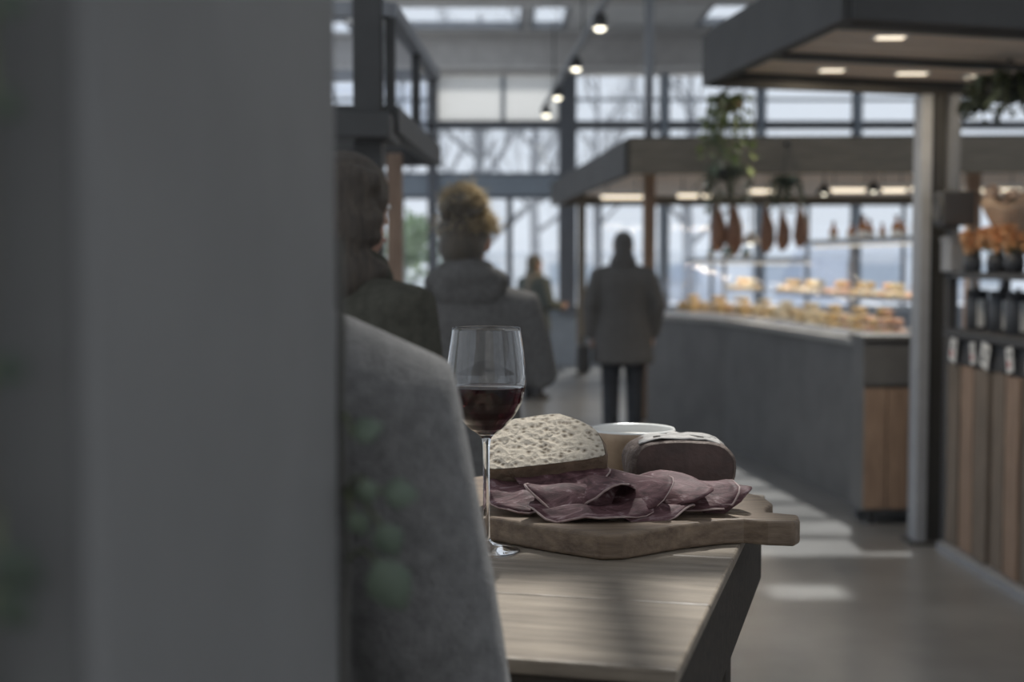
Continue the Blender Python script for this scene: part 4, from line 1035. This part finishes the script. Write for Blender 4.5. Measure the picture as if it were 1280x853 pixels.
# glass cases
def lerp_front(u): 
    L0 = (fp[1] - fp[0]).length; L1_ = (fp[2] - fp[1]).length; s_ = u * (L0 + L1_)
    return fp[0].lerp(fp[1], s_ / L0) if s_ < L0 else fp[1].lerp(fp[2], (s_ - L0) / L1_)
inwd = Vector((.98, .2, 0)).normalized()
def case(name, label, u0, u1, top, n):
    t = thing(name, label, 'display case', (0, 0, 0))
    for i in range(n):
        a, c = lerp_front(u0 + (u1 - u0) * i / n), lerp_front(u0 + (u1 - u0) * (i + 1) / n)
        mb = MB(); prof = ((.05, CT + .01), (.05, CT + .16), (.09, CT + .32), (.20, top - .03), (.30, top))
        va = [mb.bm.verts.new(a + inwd * q + Vector((0, 0, z))) for q, z in prof]; vc = [mb.bm.verts.new(c + inwd * q + Vector((0, 0, z))) for q, z in prof]
        for j in range(len(prof) - 1): mb.bm.faces.new((va[j], va[j + 1], vc[j + 1], vc[j]))
        mb.build('curved_pane', 'clear', t, True, thick=.008)
        MB().bar(a + inwd * .48 + Vector((0, 0, top)), c + inwd * .48 + Vector((0, 0, top)), .36, .014).build('top_pane', 'clear', t)
        MB().bar(a + inwd * .30 + Vector((0, 0, top + .012)), c + inwd * .30 + Vector((0, 0, top + .012)), .035, .028).build('top_rail', 'counter_top', t)
        MB().bar(a.lerp(c, .06) + inwd * .335 + Vector((0, 0, top - .02)), a.lerp(c, .94) + inwd * .335 + Vector((0, 0, top - .02)), .03, .016).build('fill_strip', 'fill_glow', t)  # added strip, with an area light below it, to brighten the food
        ld = bpy.data.lights.new('case_fill_light', 'AREA'); ld.shape = 'RECTANGLE'; ld.size = (c - a).length * .85; ld.size_y = .05; ld.energy = 1.9; ld.color = (1, .86, .66)
        lo_ = bpy.data.objects.new('case_fill_light', ld); COL.objects.link(lo_); lo_.parent = t; lo_.location = a.lerp(c, .5) + inwd * .335 + Vector((0, 0, top - .035)); lo_.rotation_euler = (0, 0, math.atan2((c - a).y, (c - a).x))
        MB().bar(a + inwd * .06 + Vector((0, 0, CT + .012)), c + inwd * .06 + Vector((0, 0, CT + .012)), .05, .022).build('foot_rail', 'tray', t)
        MB().bar(a + inwd * .45 + Vector((0, 0, CT + .2)), c + inwd * .45 + Vector((0, 0, CT + .2)), .22, .012).build('glass_shelf', 'clear', t)
    for u in (u0 + .002, u1 - .002):
        a = lerp_front(u)
        mb = MB(); v = [mb.bm.verts.new(a + inwd * q + Vector((0, 0, z))) for q, z in ((.05, CT + .01), (.05, CT + .16), (.09, CT + .32), (.20, top - .03), (.30, top), (.66, top), (.66, CT + .01))]
        mb.bm.faces.new(v); mb.build('end_pane', 'clear', t, thick=.008)
        MB().bar(a + inwd * .64 + Vector((0, 0, CT)), a + inwd * .64 + Vector((0, 0, top)), .03, .03).build('upright', 'steel_grey', t)
case('glass_case', 'curved glass food case on the end of counter behind the man', .03, .55, 1.46, 4)
case('glass_case', 'taller curved glass food case next to the timber cabinet', .56, .99, 1.58, 3)
# food
def blob(name, label, cat, group, m, kind, seed):
    mb = MB(); rnd = random.Random(seed)
    if kind == 'bun':
        mb.lathe([(0, 0), (.03, 0), (.043, .012), (.045, .024), (.036, .042), (.018, .052), (0, .055)], seg=14)
    elif kind == 'crescent':
        mb.tube([(.045 * math.cos(a), .045 * math.sin(a) - .02, .02) for a in [R(20 + 14 * i) for i in range(11)]], [.007, .013, .018, .021, .023, .024, .023, .021, .018, .013, .007], 10)
    elif kind == 'wedge':
        mb.prism([(-.042, -.034), (.046, 0), (-.042, .034)], 0, .05)
    elif kind == 'loaf':
        mb.tube([(-.036, 0, .026), (-.022, 0, .028), (0, 0, .029), (.022, 0, .028), (.036, 0, .026)], [.018, .026, .028, .026, .018], 12, .85, side=(0, 1, 0))
    o = mb.build(name, m, None, True, bevel=.004 if kind == 'wedge' else 0); tag(o, label, cat, group)
    return o
kinds = [blob('bun', 'round golden bun in the glass food case', 'bun', 'buns in the glass food cases', 'pastry', 'bun', 1),
         blob('croissant', 'golden crescent pastry in the glass food case', 'croissant', 'croissants in the glass food cases', 'pastry2', 'crescent', 2),
         blob('cheese_wedge', 'pale cheese wedge in the glass food case', 'cheese', 'cheese in the glass food cases', 'pale', 'wedge', 3),
         blob('bread_roll', 'long pale bread roll in the glass food case', 'bread', 'rolls in the glass food cases', 'pastry', 'loaf', 4),
         blob('salmon_roll', 'orange filled roll in the tall glass food case', 'roll', 'orange rolls in the tall case', 'salmon', 'loaf', 5)]
used = [False] * 5
def put(k, loc, rz_, sc=1.0):
    if not used[k]:
        used[k] = True; o = kinds[k]
    else:
        o = kinds[k].copy(); COL.objects.link(o)
    o.location = loc; o.rotation_euler = (0, 0, rz_); o.scale = (sc,) * 3
rnd = random.Random(11)
def heaped_tray(uc, deep, zz, pal, label, group, layers):
    a = lerp_front(uc); dirv = (lerp_front(uc + .01) - lerp_front(uc - .01)); ang = math.atan2(dirv.y, dirv.x)
    c = a + inwd * deep + Vector((0, 0, zz))
    tr_ = thing('food_tray', label, 'tray', c, ang, group)
    hl, hw = .185, .108
    MB().box((-hl, -hw, 0), (hl, hw, .006)).build('tray_base', 'tray', tr_)
    for s_ in (-1, 1):
        MB().box((-hl, s_ * hw - .004, .006), (hl, s_ * hw + .004, .03)).build('rim', 'tray', tr_); MB().box((s_ * hl - .004, -hw, .006), (s_ * hl + .004, hw, .03)).build('rim', 'tray', tr_)
    Rt = Matrix.Rotation(ang, 3, 'Z')
    for lay, (nx, ny) in enumerate(layers):
        for gx in range(nx):
            for gy in range(ny):
                k = pal[(gx + gy + lay) % 3]
                v = Vector(((gx - (nx - 1) / 2) * .090 + rnd.uniform(-.002, .002), (gy - (ny - 1) / 2) * .100 + rnd.uniform(-.003, .003), 0))
                put(k, c + Rt @ v + Vector((0, 0, .007 + lay * .056)), ang + (rnd.uniform(-.3, .3) if k in (3, 4) else rnd.uniform(0, 6.28)), rnd.uniform(.88, .96))
TP = ((0, 0, 3), (0, 3, 0), (0, 1, 3), (3, 0, 2), (2, 0, 2), (2, 3, 0), (0, 2, 3), (0, 4, 3), (4, 4, 0))
for i, uc in enumerate((.085, .185, .27, .385, .49, .62, .72, .82, .92)):
    heaped_tray(uc, .225, CT + .002, TP[i], 'steel tray of heaped food on the floor of the case', 'trays on the case floor', ((4, 2), (3, 2), (2, 1)))
for i, uc in enumerate((.185, .385, .49, .62, .72, .82, .92)):
    heaped_tray(uc, .46, CT + .2065, TP[(i * 4 + 5) % 9] if i < 5 else (2, 4, 0), 'steel tray of food on the glass shelf of the case', 'trays on the glass shelf', ((4, 2), (3, 1)))
# bottles and jars standing on the case tops
def bottle(m, label, h, r):
    t = thing('bottle', label, 'bottle', group=label)
    MB().lathe([(0, 0), (r, 0), (r, h * .55), (r * .4, h * .72), (r * .36, h * .95), (0, h * .95)], seg=14).build('glass_body', m, t, True)
    MB().lathe([(0, h * .93), (r * .45, h * .93), (r * .45, h), (0, h)], seg=12).build('cap', 'black', t)
    MB().lathe([(r * 1.01, h * .15), (r * 1.03, h * .15), (r * 1.03, h * .42), (r * 1.01, h * .42)], seg=14).build('label_band', 'label', t)
    return t
b1 = bottle('bottle_o', 'small amber bottle with pale label on the tall glass case', .15, .032); b2 = bottle('bottle_g', 'small dark green bottle on the lower glass case', .12, .03)
n1 = n2 = 0
for k in range(9):
    u = .60 + k * .042; p = lerp_front(u) + inwd * (.42 + .06 * (k % 3)) + Vector((0, 0, 1.588))
    if k == 0: b1.location = p
    else: dup(b1, p, k, scale=.8 + .12 * (k % 4))
for k in range(5):
    u = .07 + k * .035; p = lerp_front(u) + inwd * (.42 + .05 * (k % 2)) + Vector((0, 0, 1.468))
    if k == 0: b2.location = p
    else: dup(b2, p, k, scale=.85 + .1 * (k % 3))
# far canopy over the counter
FD = 12.0
fl_, fr_ = W(787, 174, FD), W(787, 218, FD); z1, z0 = fl_.z, fr_.z
NL = Vector((fl_.x, FD, 0)); RL = Vector((W(692, 215, FD / .645).x, FD / .645, 0))
NR = Vector((7.6, FD - .45, 0)); RR = Vector((7.6, RL.y, 0))
t = thing('market_canopy', 'long brown timber canopy above the glass food cases', 'canopy', (0, 0, 0))
for a, c, m in ((NL, NR, 'canopy_far'), (RL, NL, 'canopy'), (NR, RR, 'canopy_far'), (RR, RL, 'canopy_far')):
    fascia(t, a, c, m, 'fascia', z0, z1, .08)
MB().prism([(p.x, p.y) for p in (NL, NR, RR, RL)], z1 - .02, z1 + .02).build('roof_panel', 'canopy', t)
for k in range(8):
    u0, u1 = k / 8 + .004, (k + 1) / 8 - .004
    a, b_, c, d_ = NL.lerp(RL, u0), NR.lerp(RR, u0), NR.lerp(RR, u1), NL.lerp(RL, u1)
    MB().prism([(p.x, p.y) for p in (a, b_, c, d_)], z0 + .12, z0 + .14).build('soffit_board', 'soffit', t)
# its posts
for k, (p, lab) in enumerate(((W(811, 328, 13.05), 'slim brown post carrying the market canopy corner'), (W(1215, 328, 12.6), 'slim brown post carrying the market canopy behind the bouquet'), (RL + Vector((.35, -.35, 0)), 'slim brown post under the far corner of the market canopy'))):
    o = thing('canopy_post', lab, 'post', (p.x, p.y, 0))
    MB().box((-.055, -.055, .012), (.055, .055, z0 + .12)).build('shaft', 'panel' if k != 2 else 'canopy_far', o, bevel=.006)
    MB().box((-.09, -.09, 0), (.09, .09, .012)).build('base_plate', 'steel_dark', o)
o = W(811, 150, 13.05); tt = thing('hanger_rod', 'grey rod tying the market canopy to the ceiling', 'rod', (o.x, o.y, z1 + .02))
MB().tube([(0, 0, .01), (0, 0, ZC - z1 - .03)], .045, 10).build('rod', 'steel_grey', tt, True); MB().lathe([(0, 0), (.09, 0), (.09, .012), (0, .012)], seg=16).build('rod_flange', 'steel_grey', tt)
# strip lamps under it
lz = z0 - .06
for k, (px, D_, L) in enumerate(((777, 14.6, .42), (868, 14.3, .34), (1062, 13.2, .42), (1114, 13.2, .24), (1148, 13.0, .14), (952, 13.4, .25), (1240, 13.2, .5))):
    c = W(px, 300, D_); strip_lamp('strip_lamp', 'warm strip lamp glowing under the brown market canopy', Vector((c.x, D_, lz)), L, 'strip lamps under the market canopy', .03, 8, z0 + .12 - lz)
def pendant(label, c, topz, m, glow, r=.09, watt=0):
    t = thing('pendant_lamp', label, 'lamp', c)
    MB().lathe([(r, 0), (r * .96, r * .25), (r * .45, r * .95), (r * .18, r * 1.1), (r * .18, r * 1.4), (0, r * 1.4)], seg=20).build('shade', m, t, True, thick=.004)
    MB().ball((0, 0, r * .3), r * .42, 12).build('bulb', glow, t, True)
    MB().tube([(0, 0, r * 1.35), (0, 0, topz - c.z)], .006, 6).build('cord', 'black', t)
pendant('white conical pendant lamp hanging among the hams', W(938, 305, 12.7) + Vector((0, 0, 0)), z0 + .12, 'white', 'spot_glow', .085)
pendant('dark pendant lamp hanging beside the window by the hams', W(1030, 243, 12.3), z0 + .12, 'black', 'spot_glow', .07)
pendant('dark pendant lamp glowing over the low glass case', W(1092, 240, 12.2), z0 + .12, 'black', 'spot_glow', .07)
# hams and sausages on hooks
def ham(label, c, L, r, topz):
    t = thing('hanging_ham', label, 'ham', c)
    MB().tube([(0, 0, -L), (.01, 0, -L * .8), (.015, 0, -L * .5), (0, 0, -L * .18), (0, 0, 0)], [r * .55, r, r * .9, r * .42, r * .25], 14, .75).build('meat', 'ham', t, True)
    MB().tube([(0, 0, 0), (0, 0, topz - c.z)], .005, 5).build('string', 'rope', t)
    MB().lathe([(r * .26, -.02), (r * .33, -.02), (r * .33, .01), (r * .26, .01)], seg=12).build('rope_binding', 'rope', t)
for k, (px, py, L, r, lab) in enumerate(((897, 252, .42, .085, 'brown cured ham hanging nearest the canopy corner post'), (917, 248, .48, .09, 'long brown cured ham hanging next to the corner ham'), (958, 256, .40, .08, 'brown cured ham hanging between the two pendant lamps'), (978, 262, .34, .075, 'short cured ham hanging below the dark pendant lamp'), (1000, 255, .36, .08, 'brown cured ham hanging last in the row of hams'))):
    ham(lab, W(px, py, 12.3), L, r, z0 + .12)
hc = W(905, 212, 11.6); hanging_plant('dark trailing plant in basket fixed to the brown canopy edge', hc, z1 - .05, 26, .35, 16, 'leaf_dark', .13, .2, 'black', .35)
hc = W(985, 225, 11.75); hanging_plant('small dark plant in black pot on the brown canopy edge', hc, z1 - .05, 18, .25, 26, 'leaf_dark', .09, .13, 'black', .22)

# ================================================================== track spots on the ceiling
tr_pts = [(750, 35, 11.3), (720, 86, 13.7), (697, 122, 16.0), (683, 144, 17.7)]
P = [W(*q) for q in tr_pts]
t = thing('lighting_track', 'thin dark lighting track hung along the hall ceiling', 'track', (0, 0, 0))
d = (P[-1] - P[0]); a = P[0] - d * .5; c = P[-1] + d * .12
MB().bar(a + Vector((0, 0, .14)), c + Vector((0, 0, .14)), .05, .04).build('rail', 'steel_grey', t)
for u in (.1, .45, .8):
    p = a.lerp(c, u) + Vector((0, 0, .15)); MB().tube([p, (p.x, p.y, ZC)], .008, 6).build('hanger', 'steel_dark', t)
for k, p in enumerate(P):
    s_ = thing('spotlight', ['glowing ceiling spotlight at the open end of the track', 'glowing ceiling spotlight second along the track', 'glowing ceiling spotlight third along the track', 'small ceiling spotlight at the window end of the track'][k], 'spotlight', p, 0, 'spotlights on the track')
    MB().lathe([(.05, 0), (.055, .005), (.055, .09), (.03, .11), (0, .11)], seg=18).build('housing', 'steel_dark', s_, True)
    MB().lathe([(0, -.028), (.03, -.02), (.05, .001), (0, .001)], seg=18).build('lens', 'spot_glow', s_, True)
    MB().tube([(0, 0, .10), (0, 0, .13)], .01, 6).build('stem', 'steel_dark', s_)
